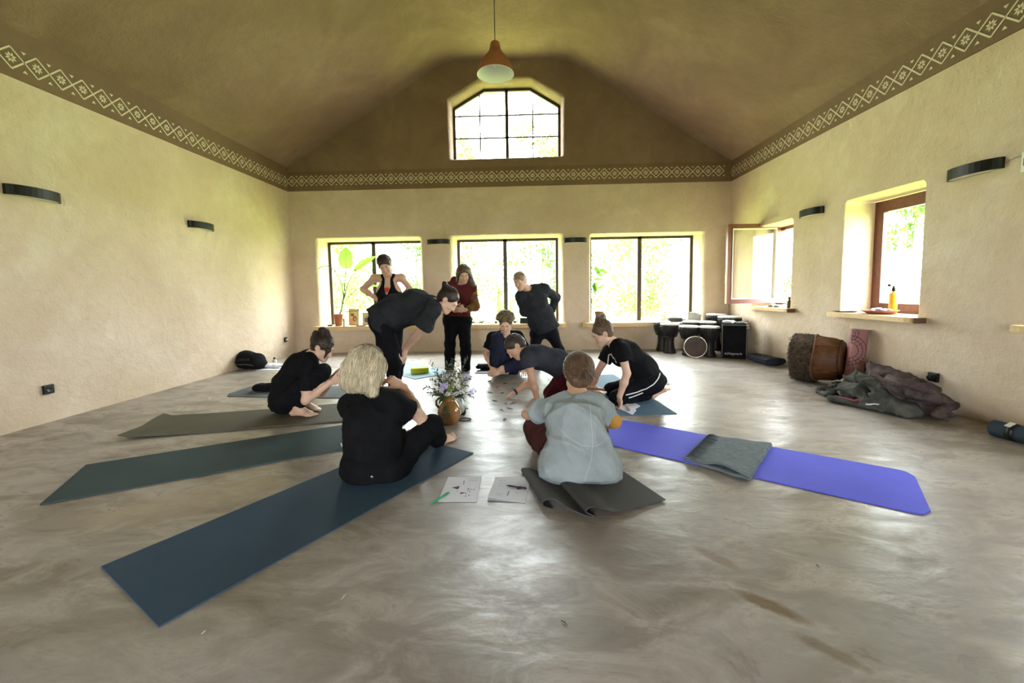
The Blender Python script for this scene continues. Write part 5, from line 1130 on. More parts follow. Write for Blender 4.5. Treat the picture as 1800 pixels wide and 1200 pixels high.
# ------------------------------------------------------------------ lamps, sockets and wall pieces
M_BLK = mat('black_metal', (0.006, 0.0055, 0.005), 0.4, spec=0.3); M_DIF = mat('milky_diffuser', (0.72, 0.70, 0.62), 0.5)
lc = at(871, 128, 3.75)
lt = empty('pendant_lamp', lc, 'terracotta cone pendant lamp hanging in front of the arched gable window', 'lamp')
M_TER = mat('terracotta', (0.27, 0.098, 0.052), 0.75, (0.33, 0.128, 0.07), 12, bump=0.06, bscale=60)
KZ = .74
MB().lathe([(r, z * (KZ if z > 0 else 1)) for r, z in ((.158, -.01), (.154, .02), (.140, .075), (.115, .135), (.085, .185), (.060, .225), (.048, .265), (.042, .31), (.036, .335), (.018, .342), (.004, .342))], lc, seg=44).build('lamp_shade', M_TER, lt, True)
MB().lathe([(r, z * (KZ if z > 0 else 1)) for r, z in ((.156, -.012), (.151, .015), (.136, .07), (.111, .13), (.081, .18), (.053, .22), (.001, .225))], lc, seg=44).build('shade_lining', mat('white_enamel', (0.80, 0.82, 0.78), 0.5), lt, True)
MB().lathe([(.158, -.010), (.160, -.014), (.156, -.016), (.154, -.010)], lc, seg=44).build('rim', mat('rim_white', (0.75, 0.76, 0.72), 0.5), lt, True)
bl = MB().lathe([(.001, .05), (.020, .055), (.027, .075), (.022, .10), (.014, .12), (.014, .15)], lc, seg=20).build('bulb', mat('opal_bulb', (0.7, 0.7, 0.66), 0.3), lt, True)
zt = 5.28
MB().tube([lc + V(0, 0, .25), V(lc[0], lc[1], zt)], 0.0035, 6).build('cord', M_BLK, lt)
def sconce(c, n, label):
    n = unit(n); s = np.cross(UP, n); c = np.asarray(c, float); t = empty('wall_lamp', c, label, 'lamp', 'black arc wall lamps'); H = .044; W = .215; D = .105
    arc = [(W * math.cos(a), D * math.sin(a)) for a in np.linspace(0, PI, 17)]; arc2 = [((W - .014) * math.cos(a), (D - .012) * math.sin(a)) for a in np.linspace(PI, 0, 17)]
    R = lambda z: [c + s * u + n * (v + .002) + UP * z for u, v in arc + arc2]
    MB().ring_loft([R(-H), R(H)]).build('shade', M_BLK, t)
    MB().ring_loft([[c + s * u + n * (v + .003) + UP * z for u, v in arc2] for z in (-H + .002, H - .012)]).build('diffuser', M_DIF, t)
    MB().box(c + n * .006, (2 * W - .02 if abs(n[1]) > .5 else .01, .01 if abs(n[1]) > .5 else 2 * W - .02, 2 * H - .004)).build('back_plate', M_BLK, t)
sconce((XL, 3.70, 2.075), (1, 0, 0), 'black arc wall lamp on the left wall, nearest the camera')
sconce((XL, 5.65, 2.083), (1, 0, 0), 'black arc wall lamp on the left wall, farther one')
sconce((-1.59, YB, 2.065), (0, -1, 0), 'black arc wall lamp between the left and middle back windows')
sconce((0.95, YB, 2.045), (0, -1, 0), 'black arc wall lamp between the middle and right back windows')
sconce((XR, 3.69, 2.085), (-1, 0, 0), 'black arc wall lamp on the right wall, nearest the camera')
sconce((XR, 5.67, 2.095), (-1, 0, 0), 'black arc wall lamp on the right wall between its two windows')
def socket(c, n, label, d=.02, plug=False):
    n = unit(n); c = np.asarray(c, float); t = empty('wall_socket', c, label, 'socket'); sz = (d, .085, .085) if abs(n[0]) > .5 else (.085, d, .085)
    MB().box(c + n * d / 2, sz, bevel=.005).build('cover_plate', M_BLK, t)
    MB().lathe([(.026, 0), (.026, .004), (.022, .004), (.020, .001), (.001, .001)], c + n * d, n, 20).build('insert', mat('socket_insert', (0.03, 0.028, 0.026), 0.4), t, True)
    if plug: MB().lathe([(.020, 0), (.022, .012), (.020, .035), (.008, .045)], c + n * (d + .001) + UP * 0, n, 16, (True, True)).build('plug', mat('white_plug', (.6, .58, .54), .4) if plug == 'w' else M_BLK, t, True)
socket((XL, 3.66, .305), (1, 0, 0), 'black wall socket low on the left wall, near the camera', .022)
socket((XL, 7.50, .305), (1, 0, 0), 'black wall socket with pale plug, far end of the left wall', .02, 'w')
socket((XR, 3.92, .285), (-1, 0, 0), 'black wall socket on the right wall above the blanket pile', .03, 'b')
w = empty('wall_switch', (XR, 3.31, 2.03), 'white wall box cut by the right edge of the view', 'switch')
MB().box((XR - .012, 3.29, 2.045), (.022, .12, .15), bevel=.004).build('casing', mat('white_plastic', (.7, .7, .62), .4), w); MB().box((XR - .025, 3.29, 2.045), (.004, .085, .055)).build('display', mat('grey_display', (.12, .13, .12), .3), w)
MB().tube([(XR - .004, 3.47, 2.085), (XR - .004, 3.39, 2.10), (XR - .006, 3.33, 2.105)], .003, 6).build('cable', mat('beige_cable', (.42, .34, .22), .7), w)

# ------------------------------------------------------------------ drums and bags in the far right corner
M_DSH = mat('drum_black', (0.014, 0.012, 0.011), 0.45, (0.025, 0.02, 0.018), 12, bump=.1, bscale=60); M_SKN = mat('drum_skin', (0.74, 0.72, 0.68), 0.6, (0.66, 0.63, 0.58), 10); M_ROPE = mat('drum_rope', (0.03, 0.028, 0.026), 0.8); M_RING = mat('white_rope_ring', (.55, .54, .52), .6)
def djembe(c, H, R, label):
    c = np.asarray(c, float); t = empty('djembe', c, label, 'drum', 'djembes in the corner'); k = H / .6
    MB().lathe([(.001, 0), (.72 * R, 0), (.70 * R, .03 * k), (.52 * R, .12 * k), (.45 * R, .24 * k), (.50 * R, .30 * k), (.72 * R, .38 * k), (.93 * R, .47 * k), (R, .54 * k), (R, H - .012), (.96 * R, H - .004)], c, seg=32).build('shell', M_DSH, t, True)
    MB().lathe([(R * 1.02, H - .022), (R * 1.035, H - .008), (R * .99, H + .001), (.001, H + .003)], c, seg=32).build('drum_head', M_SKN, t, True)
    for z in (H - .055, H * .56): MB().lathe([(R * (1.06 if z > .4 * H + .2 else .74) + .006 * math.cos(a), z + .006 * math.sin(a)) for a in np.linspace(0, 2 * PI, 7)], c, seg=28).build('tension_ring', M_ROPE, t, True)
    mb_ = MB()
    for i in range(24):
        a0, a1 = 2 * PI * i / 24, 2 * PI * (i + .5) / 24; P = lambda a, r, z: c + V(r * math.cos(a), r * math.sin(a), z)
        mb_.tube([P(a0, R * 1.06, H - .03), P((a0 + a1) / 2, R * 1.0, H * .78), P(a1, R * .76, H * .57)], .003, 4); mb_.tube([P(a1, R * .76, H * .57), P((a0 + a1) / 2 + .13, R * 1.0, H * .78), P(a0 + 2 * PI / 24, R * 1.06, H - .03)], .003, 4)
        mb_.mi = 1; mb_.ball(P(a0, R * 1.045, H - .022), .0085, 1); mb_.mi = 0
    mb_.build('lacing', [M_ROPE, M_RING], t, True)
djembe(fl(1180, 621) + V(0, .09, 0), .52, .155, 'black djembe at the left front of the drum row')
djembe(fl(1168, 617) + V(-.03, .05, 0), .54, .14, 'black djembe behind the left front one')
djembe(at(1210, 627, 7.12) * V(1, 1, 0) + V(0.0, .0, 0), .50, .15, 'black djembe behind the drum lying on its side')
djembe(at(1213, 622, 7.50) * V(1, 1, 0) + V(.02, .0, 0), .55, .15, 'black djembe in the back row, second from the left')
djembe(at(1246, 627, 6.98) * V(1, 1, 0), .50, .155, 'black djembe beside the black drum bag, in the front row')
djembe(at(1242, 622, 7.36) * V(1, 1, 0), .55, .145, 'black djembe in the back row, third from the left')
djembe(at(1262, 617, 7.66) * V(1, 1, 0) + V(-.05, 0, 0), .66, .155, 'tall black djembe farthest back in the corner')
djembe(at(1279, 620, 7.28) * V(1, 1, 0) + V(0.02, 0, 0), .64, .175, 'tall black djembe right behind the drum bag')
dc = fl(1222, 628.5) + V(0, .0, .178); t = empty('frame_drum', dc - V(0, 0, .178), 'round drum on its side with brown see-through head and bright hoop', 'drum'); nx_ = unit(V(-.30, -1, 0))
MB().lathe([(.168, -.13), (.172, -.12), (.174, 0), (.166, 0), (.163, -.12)], dc, nx_, 40).build('shell', M_DSH, t, True)
MB().lathe([(.166, .0), (.176, -.006), (.179, .004), (.176, .014), (.168, .014), (.164, .004)], dc, nx_, 40).build('hoop', mat('bright_hoop', (.62, .58, .50), .25, metal=.7), t, True)
MB().lathe([(.165, .003), (.12, .004), (.001, .004)], dc, nx_, 40).build('drum_head', mat('amber_head', (0.010, 0.005, 0.003), 0.45, (0.06, 0.032, 0.015), 5, spec=.25), t, True)
bx = V(3.36, 6.79, 0); t = empty('drum_bag', bx, 'upright black box drum bag in the corner, lettered near its foot', 'bag'); rz = -.42
MB().box(bx + V(0, 0, .285), (.37, .30, .55), rz, .03).build('body', C_BLACK, t)
Rz = Matrix.Translation(Vector(bx)) @ Matrix.Rotation(rz, 4, 'Z'); M_PIPE = mat('grey_piping', (.16, .16, .17), .5)
pp = MB()
for sx in (-1, 1): pp.tube([Rz @ Vector((sx * .17, -.152, .03)), Rz @ Vector((sx * .17, -.152, .54))], .005, 6)
pp.tube([Rz @ Vector((-.17, -.152, .54)), Rz @ Vector((.17, -.152, .54))], .005, 6); pp.build('piping', M_PIPE, t)
tx = bpy.data.curves.new('lettering', 'FONT'); tx.body = 'schlagwerk'; tx.size = .056; tx.extrude = .001; tx.align_x = 'CENTER'
to_ = bpy.data.objects.new('lettering_curve', tx); COL.objects.link(to_); bpy.context.view_layer.update()
me = bpy.data.meshes.new_from_object(to_.evaluated_get(bpy.context.evaluated_depsgraph_get())); bpy.data.objects.remove(to_)
me.transform(Rz @ Matrix.Translation((-.01, -.1525, .072)) @ Matrix.Rotation(PI / 2, 4, 'X')); lo = bpy.data.objects.new('lettering', me); me.materials.clear(); me.materials.append(mat('letter_grey', (.36, .36, .36), .6)); COL.objects.link(lo); attach(lo, t)
rg = np.random.default_rng(13)
pr = [Ell(np.array(Rz @ Vector((-.10, -.05, .585))), V(.07, .06, .028), k=.02, nz=(.008, 60)), Ell(np.array(Rz @ Vector((-.03, -.06, .583))), V(.05, .05, .02), k=.02, nz=(.008, 60))]
tag(sdf_obj('crumpled_cloth', pr, mat('white_cloth', (.66, .67, .68), .85)), 'crumpled white cloth on top of the black drum bag', 'cloth')
t = empty('shell_rattle', Rz @ Vector((.09, -.06, .562)), 'string of pale shells on top of the drum bag, one end hanging over', 'rattle')
for i, (u, v, z) in enumerate([(.03, -.05, .578), (.06, -.07, .58), (.09, -.05, .582), (.12, -.07, .58), (.145, -.05, .578), (.165, -.09, .57), (.178, -.155, .54), (.18, -.168, .50)]):
    MB().ball(Rz @ Vector((u, v, z)), (.020, .016, .014), 2).build('shell', mat('pale_shell', (.42, .42, .36), .5, (.25, .25, .22), 40), t, True)
cs = [Cap(V(3.50, 6.42, .075), V(3.56, 5.98, .075), (.135, .06), (.155, .065), V(1, 0, 0), k=.03, flat=(False, True)), Half(V(0, 0, .012), V(0, 0, -1)), Half(V(0, 0, .125), V(0, 0, 1), .02)]
gb = sdf_obj('gig_bag', cs, cloth('navy_nylon', (.022, .026, .04), (.03, .034, .05)), None, .009); tag(gb, 'dark navy padded instrument bag lying along the right wall', 'bag')
gt = bvh(gb)
drape('zip_seam', gt, [V(3.36, 6.4, .09), V(3.39, 6.0, .09), V(3.44, 5.9, .09)], .012, C_BLACK, gb)
drape('handle_strap', gt, [V(3.45, 6.3, .2), V(3.47, 6.15, .2), V(3.44, 6.1, .2)], .022, M_BLK, gb, off=.006)

# the big wooden drum with a shaggy skin
P1, P2 = at(1397, 629, 5.20), at(1484, 631, 4.86); P1[2] = P2[2] = .285; ax = unit(P2 - P1); t = empty('log_drum', (P1 + P2) / 2 * V(1, 1, 0), 'large wooden drum lying by the right wall, shaggy dark hide at one end', 'drum'); Ld = np.linalg.norm(P2 - P1)
M_LOG = mat('drum_wood', (0.075, 0.025, 0.008), 0.5, (0.13, 0.046, 0.016), 6, bump=.15, bscale=40, stretch=(3, 3, 3)); R_ = .268
MB().lathe([(.001, 0), (R_ - .03, .0), (R_ - .012, .02), (R_ - .005, Ld * .5), (R_ - .02, Ld * .82), (R_ - .055, Ld - .01), (R_ - .06, Ld), (.001, Ld)], P1, ax, 44).build('shell', M_LOG, t, True)
s1 = unit(np.cross(ax, UP)); s2 = np.cross(s1, ax); QQ = lambda a, r, h: P1 + ax * h + r * (math.cos(a) * s1 + math.sin(a) * s2)
M_HIDE = mat('shaggy_hide', (0.028, 0.018, 0.011), 0.9, (0.085, 0.058, 0.036), 30)
hd = MB().lathe([(.001, -.035), (R_ - .05, -.03), (R_, -.005), (R_ + .008, .06), (R_ + .004, .22), (R_ - .004, .225)], P1, ax, 44).build('hide', M_HIDE, t, True)
rg = np.random.default_rng(17); fu = MB()
for i in range(2000):
    a = rg.uniform(0, 2 * PI); h = rg.uniform(-.03, .215); r0 = R_ + .004 if h > -.01 else rg.uniform(.12, R_); b = QQ(a, r0, h); out = math.cos(a) * s1 + math.sin(a) * s2
    d = unit(out * rg.uniform(.15, .6) + (-ax) * rg.uniform(.2, .7) + V(0, 0, -.5) + rg.normal(size=3) * .35) if h > -.01 else unit(-ax * .5 + V(0, 0, -.5) + rg.normal(size=3) * .4)
    L = rg.uniform(.02, .055); w = unit(np.cross(d, rg.normal(size=3))) * .0045; fu.poly([b - w, b + w, b + d * L])
fu.build('hair_tuft', M_HIDE, hd, recalc=False)
M_CORD = mat('brown_cord', (.14, .075, .035), .8); co = MB()
for i in range(10):
    a = 2 * PI * i / 10; co.tube([QQ(a, R_ + .004, .215), QQ(a + .10, R_ + .005, Ld * .5), QQ(a + .2, R_ - .035, Ld - .03)], .004, 5)
co.build('tension_cord', M_CORD, t, True)
MB().tube([QQ(a, R_ + .010, .222 + .01 * math.sin(3 * a)) for a in np.linspace(0, 2 * PI, 40)], .007, 6).build('cord_ring', M_CORD, t, True)
MB().tube([QQ(a, R_ - .045, Ld - .03) for a in np.linspace(0, 2 * PI, 40)], .010, 6).build('end_ring', mat('dark_wood', (.05, .025, .012), .6), t, True)

# rolled pink mat leaning on the wall, printed with a mandala
b0 = atX(1502, 652, 3.62); b0 = V(3.625, b0[1] + .03, .02); tp_ = V(3.69, b0[1] + .012, .66); ax = unit(tp_ - b0); Lr = np.linalg.norm(tp_ - b0); R_ = .083
t = empty('rolled_mat', b0, 'rolled pink mat with mandala print, standing against the right wall', 'yoga mat')
M_PK = mat('pink_mat', (0.30, 0.145, 0.14), 0.85, (0.34, 0.17, 0.165), 10); M_PKL = mat('mandala_line', (0.07, 0.02, 0.03), 0.85); M_PK2 = mat('mandala_rose', (0.46, 0.17, 0.20), .85)
rb = MB().lathe([(.02, 0), (R_, 0), (R_, Lr), (R_ - .012, Lr), (R_ - .012, Lr - .05), (.02, Lr - .05)], b0, ax, 36, (True, True)).build('roll', M_PK, t)
MB().lathe([(R_ - .002, Lr - .004), (R_ + .002, Lr - .004), (R_ + .002, Lr + .002), (R_ - .014, Lr + .002)], b0, ax, 36).build('edge', mat('mat_edge_cream', (.55, .46, .33), .8), t)
s1 = unit(np.cross(ax, V(0, 0, 1))); s1 = s1 if np.linalg.norm(np.cross(ax, V(0, 0, 1))) > .01 else V(0, 1, 0); n0 = unit(V(-.62, -.78, 0) - (V(-.62, -.78, 0) @ ax) * ax); n1 = np.cross(ax, n0)
def CY(u, v, r=R_): a = u / R_; return b0 + ax * v + (r + .0012) * (math.cos(a) * n0 + math.sin(a) * n1)
def ribbon(mb_, uv, w=.0055):
    for (a, b) in zip(uv, uv[1:]):
        a, b = V(*a), V(*b); tt = unit(b - a); q = V(-tt[1], tt[0]) * w / 2; mb_.poly([CY(*(a - q)), CY(*(b - q)), CY(*(b + q)), CY(*(a + q))])
ml = MB()
def arcs(cu, cv, radii, spokes):
    for r in radii: ribbon(ml, [(cu + r * math.cos(a), cv + r * math.sin(a)) for a in np.linspace(-PI / 2, PI / 2, 19)])
    for (ra, rb_, n) in spokes:
        for i in range(n):
            a = -PI / 2 + PI * (i + .5) / n; ribbon(ml, [(cu + ra * math.cos(a), cv + ra * math.sin(a)), (cu + rb_ * math.cos(a), cv + rb_ * math.sin(a))], .0045)
side = -1 if (CR @ n1) > 0 else 1
arcs(-.075, .40, (.085, .125, .165), ((.085, .125, 9), (.125, .165, 13))); arcs(-.085, .20, (.05, .075), ((.02, .05, 6),)); arcs(-.07, .58, (.04, .065), ((.01, .04, 5),)); arcs(-.02, .12, (.19, .22), ((.14, .19, 12),))
ml.build('mandala_print', M_PKL, rb, recalc=False)
rs = MB(); rs.poly([CY(-.075 + .083 * math.cos(a), .40 + .083 * math.sin(a), R_ - .0006) for a in np.linspace(-PI / 2, PI / 2, 17)]); rs.build('mandala_centre', M_PK2, rb, recalc=False)

# heap of blankets
M_BLG = mat('grey_blanket', (0.035, 0.037, 0.031), 0.95, (0.12, 0.118, 0.105), 8, bump=.7, bscale=110); M_BLP = mat('purple_brown_blanket', (0.040, 0.022, 0.026), 0.95, (0.15, 0.115, 0.11), 9, bump=.7, bscale=110); M_BLR = mat('rose_blanket', (.20, .06, .075), .95)
def fold(a, b, w, h, k=.03, nz=(.036, 19, 1), side=V(0, 0, 1)): return Cap(a, b, (h, w), (h * .9, w * .9), side, k=k, nz=nz)
G = lambda x, y, z: fl(x, y, z)
pb = [fold(G(1530, 676, .12), G(1640, 706, .10), .17, .12), fold(G(1545, 655, .26), G(1625, 690, .22), .13, .09), fold(G(1590, 700, .06), G(1650, 728, .05), .10, .06), fold(G(1520, 705, .03), G(1600, 722, .03), .12, .035),
      fold(G(1535, 655, .33), G(1588, 700, .15), .085, .016, .006, (.014, 24, 1), V(.35, -.5, .8)), fold(G(1560, 662, .33), G(1640, 690, .24), .075, .018, .006, (.014, 24, 1), V(.3, -.6, .7)), fold(G(1605, 705, .10), G(1662, 712, .12), .09, .016, .006, (.014, 24, 1), V(.2, -.8, .5)), fold(G(1600, 690, .20), G(1655, 700, .16), .07, .05, .015, (.018, 20, 1)), Half(V(0, 0, .004), V(0, 0, -1)), Half(V(XR - .02, 0, 0), V(1, 0, 0))]
tag(sdf_obj('blanket', pb, M_BLP, None, .010), 'purple-brown blanket crumpled against the right wall, the upper right of the heap', 'blanket')
pg = [fold(G(1490, 684, .10), G(1600, 722, .06), .13, .085), fold(G(1510, 662, .20), G(1560, 690, .16), .11, .07, .02), fold(G(1442, 690, .02), G(1520, 690, .04), .08, .022), fold(G(1455, 688, .02), G(1475, 672, .06), .05, .02), fold(G(1520, 668, .24), G(1560, 706, .10), .07, .016, .006, (.014, 24, 1), V(-.3, -.6, .7)), fold(G(1480, 680, .14), G(1540, 712, .06), .06, .014, .006, (.012, 24, 1), V(-.2, -.7, .7)),
      fold(G(1462, 700, .035), G(1570, 722, .03), .06, .034, .01, (.014, 22, 1)), Half(V(0, 0, .003), V(0, 0, -1)), Half(V(XR - .02, 0, 0), V(1, 0, 0))]
gb = sdf_obj('blanket', pg, M_BLG, None, .010); tag(gb, 'grey-green blanket on the near left side of the heap by the right wall', 'blanket')
drape('rose_lining', bvh(gb), [G(1470, 692, .08), G(1490, 697, .09), G(1515, 702, .09)], .022, M_BLR, gb, off=.006); drape('white_edge', bvh(gb), [G(1522, 710, .06), G(1550, 713, .06)], .012, mat('white_cloth', (.66, .67, .68)), gb, off=.005)

# rolled navy mat with strap at the right edge
ra, rb2 = fl(1747, 768) + V(.02, .04, .062), V(3.66, 2.62, .062); ax = unit(rb2 - ra); t = empty('rolled_mat', ra * V(1, 1, 0), 'rolled navy mat with black strap on the floor at the right edge', 'yoga mat')
MB().lathe([(.001, .004), (.02, 0), (.05, .002), (.060, .012), (.060, .60), (.05, .61), (.001, .61)], ra, ax, 32).build('roll', rubber('mat_navy', (.025, .038, .055)), t, True)
MB().lathe([(.061, .10), (.064, .10), (.064, .14), (.061, .14)], ra, ax, 32).build('strap', M_BLK, t, True)
MB().box((0, 0, 0), (.05, .034, .006), M=Matrix.Translation(Vector(ra + ax * .12 + V(-.03, 0, .057))) @ Matrix.Rotation(-.5, 4, 'Y')).build('buckle_label', mat('pale_label', (.6, .58, .5), .6), t)

# ------------------------------------------------------------------ along the left wall
bgp = fl(430, 651); pr = [Ell(bgp + V(-.02, .16, .13), V(.24, .16, .13), k=.05, nz=(.016, 16)), Ell(bgp + V(-.10, .18, .19), V(.13, .12, .09), k=.05, nz=(.012, 20)), Ell(bgp + V(.13, .12, .08), V(.12, .12, .08), k=.04, nz=(.012, 20)), Half(V(0, 0, .004), V(0, 0, -1)), Half(V(XL + .015, 0, 0), V(-1, 0, 0))]
bg = sdf_obj('rucksack', pr, C_BLACK); tag(bg, 'slumped black rucksack on the floor against the left wall', 'bag'); bt = bvh(bg)
drape('strap', bt, [bgp + V(-.16, 0, .12), bgp + V(-.05, -.1, .2), bgp + V(.08, 0, .17)], .03, M_BLK, bg, off=.008); drape('zip', bt, [bgp + V(-.15, -.1, .06), bgp + V(0, -.15, .08), bgp + V(.14, -.1, .05)], .008, mat('zip_grey', (.12, .12, .13), .5), bg)
pc = fl(474, 648); pr = [Ell(pc + V(-.16, .10, .035), V(.12, .09, .035), k=.03, nz=(.010, 36)), Ell(pc + V(-.02, .14, .03), V(.14, .10, .03), k=.03, nz=(.010, 36)), Half(V(0, 0, .003), V(0, 0, -1))]
tag(sdf_obj('crumpled_cloth', pr, mat('white_linen', (.62, .60, .66), .85, (.70, .68, .72), 20)), 'crumpled white cloth on the floor right of the black rucksack', 'cloth')
paper('magazine', [(458, 648), (500, 645), (506, 650), (446, 651)], [[(.5, .3), (.8, .3), (.85, .55), (.5, .5)]], 'white magazine sheet with a coloured stripe beside the black rucksack')
bo = fl(483, 640); t = empty('small_bottle', bo, 'small white bottle with dark cap by the left wall', 'bottle')
MB().lathe([(.001, 0), (.032, 0), (.034, .01), (.034, .065), (.014, .08), (.014, .085)], bo, seg=20).build('body', mat('white_plastic', (.7, .7, .62), .4), t, True); MB().lathe([(.016, .083), (.016, .112), (.001, .114)], bo, seg=16).build('cap', M_BLK, t, True)
sc = fl(457, 689); tag(sdf_obj('garment', [Ell(sc + V(0, .06, .045), V(.11, .09, .045), k=.04, nz=(.012, 24)), Ell(sc + V(.10, .05, .04), V(.10, .07, .04), k=.04, nz=(.012, 24)), Half(V(0, 0, .009), V(0, 0, -1))], C_BLACK), 'black garment bundled on the pale grey mat behind the squatting person', 'garment')
sc = fl(850, 653); tag(sdf_obj('garment', [Ell(sc + V(-.02, .16, .05), V(.10, .07, .045), k=.04, nz=(.018, 20, 1)), Ell(sc + V(.08, .12, .04), V(.08, .06, .035), k=.04, nz=(.018, 20, 1)), Half(V(0, 0, .009), V(0, 0, -1))], C_BLACK), 'black garment on the dark mat beside the curly-haired person', 'garment')

# ------------------------------------------------------------------ things on the window sills
ZS = .5155
def lathe_thing(name, c, prof, m, label, cat, group=None, seg=28): return tag(MB().lathe(prof, c, seg=seg).build(name, m, smooth=True), label, cat, group)
pt = V(at(593, 571, 7.86)[0], 7.92, ZS); t = empty('potted_plant', pt, 'broad-leaved plant in a terracotta pot on the left back sill', 'plant')
MB().lathe([(.001, 0), (.062, 0), (.082, .19), (.088, .19), (.09, .225), (.078, .225), (.076, .20), (.001, .20)], pt, seg=30).build('pot', M_TER, t, True)
MB().lathe([(.075, .203), (.001, .208)], pt, seg=20).build('soil', mat('soil', (.05, .035, .025), .95), t)
M_BAN = mat('banana_leaf', (0.10, 0.26, 0.03), 0.45, (0.15, 0.34, 0.05), 5, spec=.4)
nt = M_BAN.node_tree; tl = N(nt, 'ShaderNodeBsdfTranslucent'); tl.inputs['Color'].default_value = (.22, .42, .06, 1); ms = N(nt, 'ShaderNodeMixShader'); ms.inputs[0].default_value = .35
nt.links.new(nt.nodes['Principled BSDF'].outputs[0], ms.inputs[1]); nt.links.new(tl.outputs[0], ms.inputs[2]); nt.links.new(ms.outputs[0], nt.nodes['Material Output'].inputs['Surface'])
def big_leaf(a, b, wd, bend, parent, droop=0.0, nrm=V(0, -1, 0)):
    a, b = np.asarray(a, float), np.asarray(b, float); d = unit(b - a); s = unit(np.cross(d, nrm)); n = np.cross(s, d); vs_, fs = [], []; nl, nw = 14, 6; L = np.linalg.norm(b - a)
    for i in range(nl + 1):
        q = i / nl; w = wd * math.sin(PI * min(1, .06 + .94 * q) ** .8) ** .7 if q < 1 else .002
        for j in range(nw + 1):
            v = 2 * j / nw - 1; vs_.append(a + d * L * q + s * w * v + n * (bend * math.sin(PI * q) - .18 * w * (1 - abs(v))) + V(0, 0, -droop * q * q) + n * .004 * math.sin(q * 40) * abs(v))
    for i in range(nl):
        for j in range(nw): k = i * (nw + 1) + j; fs.append((k, k + 1, k + nw + 2, k + nw + 1))
    o = from_arrays('leaf', vs_, fs, M_BAN, parent); MB().tube([vs_[i * (nw + 1) + 3] for i in range(nl + 1)], [.005 - .0003 * i for i in range(nl + 1)], 5).build('midrib', mat('leaf_rib', (.22, .36, .08), .5), o, True)
M_STALK = mat('plant_stalk', (.14, .20, .06), .6); A_ = lambda x, y, dy=0: at(x, y, 7.92 + dy); root = pt + V(0.02, 0, .2)
stx = MB(); stx.tube([root, A_(600, 545), A_(604, 522)], [.018, .016, .012], 8)
for pth in ([A_(604, 524), A_(606, 500), A_(608, 471)], [A_(604, 524), A_(613, 495, .02), A_(625, 474, .04)], [A_(604, 524), A_(601, 500, -.05), A_(588, 475, -.12), A_(576, 467, -.16)], [A_(602, 535), A_(612, 522, .02), A_(628, 508, .03), A_(640, 505, .03)], [A_(603, 530), A_(608, 515), A_(604, 498)], [A_(600, 548), A_(630, 546, -.02), A_(652, 530, .02)]): stx.tube(pth, [.008] * (len(pth) - 1) + [.005], 6)
stx.build('stalk', M_STALK, t, True)
big_leaf(A_(608, 472), A_(608, 434), .145, .02, t); big_leaf(A_(622, 475, .04), A_(661, 450, .10), .085, .03, t, nrm=V(-.3, -1, .4)); big_leaf(A_(577, 467, -.16), A_(551, 482, -.26), .055, .05, t, nrm=V(-.3, -.3, 1)); big_leaf(A_(648, 502, .03), A_(666, 503, .05), .03, .01, t, nrm=V(0, -.7, .6)); big_leaf(A_(654, 532, .03), A_(642, 519, .0), .02, .02, t, nrm=V(.5, -.8, 0))
c = V(at(605, 573, 7.80)[0], 7.80, ZS); t = empty('candle', c, 'pale green pillar candle beside the terracotta plant pot', 'candle')
MB().lathe([(.001, 0), (.022, 0), (.022, .145), (.018, .147), (.001, .143)], c, seg=20).build('wax', mat('green_wax', (.36, .38, .20), .5), t, True); MB().tube([c + V(0, 0, .143), c + V(.002, 0, .158)], .0015, 5).build('wick', M_BLK, t)
def picture(x, y0, y1, wd, label, tones, Y=8.02):
    b = at(x, y0, Y); H = at(x, y1, Y)[2] - ZS; c = V(b[0], Y, ZS); t = empty('framed_picture', c, label, 'picture'); Rt = Matrix.Translation(Vector(c)) @ Matrix.Rotation(-.12, 4, 'X')
    f = MB(); e = .010
    for (u, z, su, sz) in ((0, e / 2, wd, e), (0, H - e / 2, wd, e), (-wd / 2 + e / 2, H / 2, e, H), (wd / 2 - e / 2, H / 2, e, H)): f.box((u, 0, z), (su, .016, sz), M=Rt)
    f.build('frame', mat('olive_wood', (.16, .14, .05), .5), t)
    pn = MB(); pn.box((0, .003, H / 2), (wd - e, .004, H - e), M=Rt); pn.build('painted_panel', mat('panel_ochre', (.50, .36, .17), .7, (.60, .46, .25), 14), t)
    for k, (u, z, r1, r2, col, nm) in enumerate(tones):
        a_ = np.linspace(0, 2 * PI, 24, endpoint=False); MB().ring_loft([[Rt @ Vector((u + q_ * r1 * math.cos(a), yy - .0005 * k, z + q_ * r2 * math.sin(a))) for a in a_] for q_, yy in ((1, .0006), (1, -.0008))]).build('painted_shape', mat(nm, col, .8), t)
picture(622, 568, 543, .19, 'small framed picture of soft brown shapes on the left back sill', ((-.03, .20, .035, .03, (.17, .09, .05), 'paint_brown'), (.015, .125, .040, .055, (.20, .10, .05), 'paint_umber'), (.022, .115, .022, .030, (.48, .27, .16), 'paint_skin'), (-.05, .08, .030, .06, (.58, .28, .16), 'paint_coral')))
picture(644, 568, 549.5, .15, 'small grey framed picture behind the bending person on the left sill', ((0, .10, .04, .05, (.12, .12, .12), 'paint_grey'), (.01, .16, .03, .025, (.3, .3, .27), 'paint_ash')))
lathe_thing('plate', V(at(634, 571, 7.80)[0], 7.84, ZS), [(.001, .004), (.06, .002), (.11, .012), (.112, .016), (.06, .008), (.001, .008)], mat('black_plate', (.012, .012, .014), .3), 'shallow black plate on the left back sill', 'plate')
lathe_thing('bowl', V(at(578, 571, 7.85)[0], 7.90, ZS), [(.001, .004), (.04, .0), (.055, .022), (.057, .024), (.04, .008), (.001, .01)], mat('dark_bowl', (.05, .05, .05), .4), 'small dark saucer left of the terracotta plant pot', 'bowl')
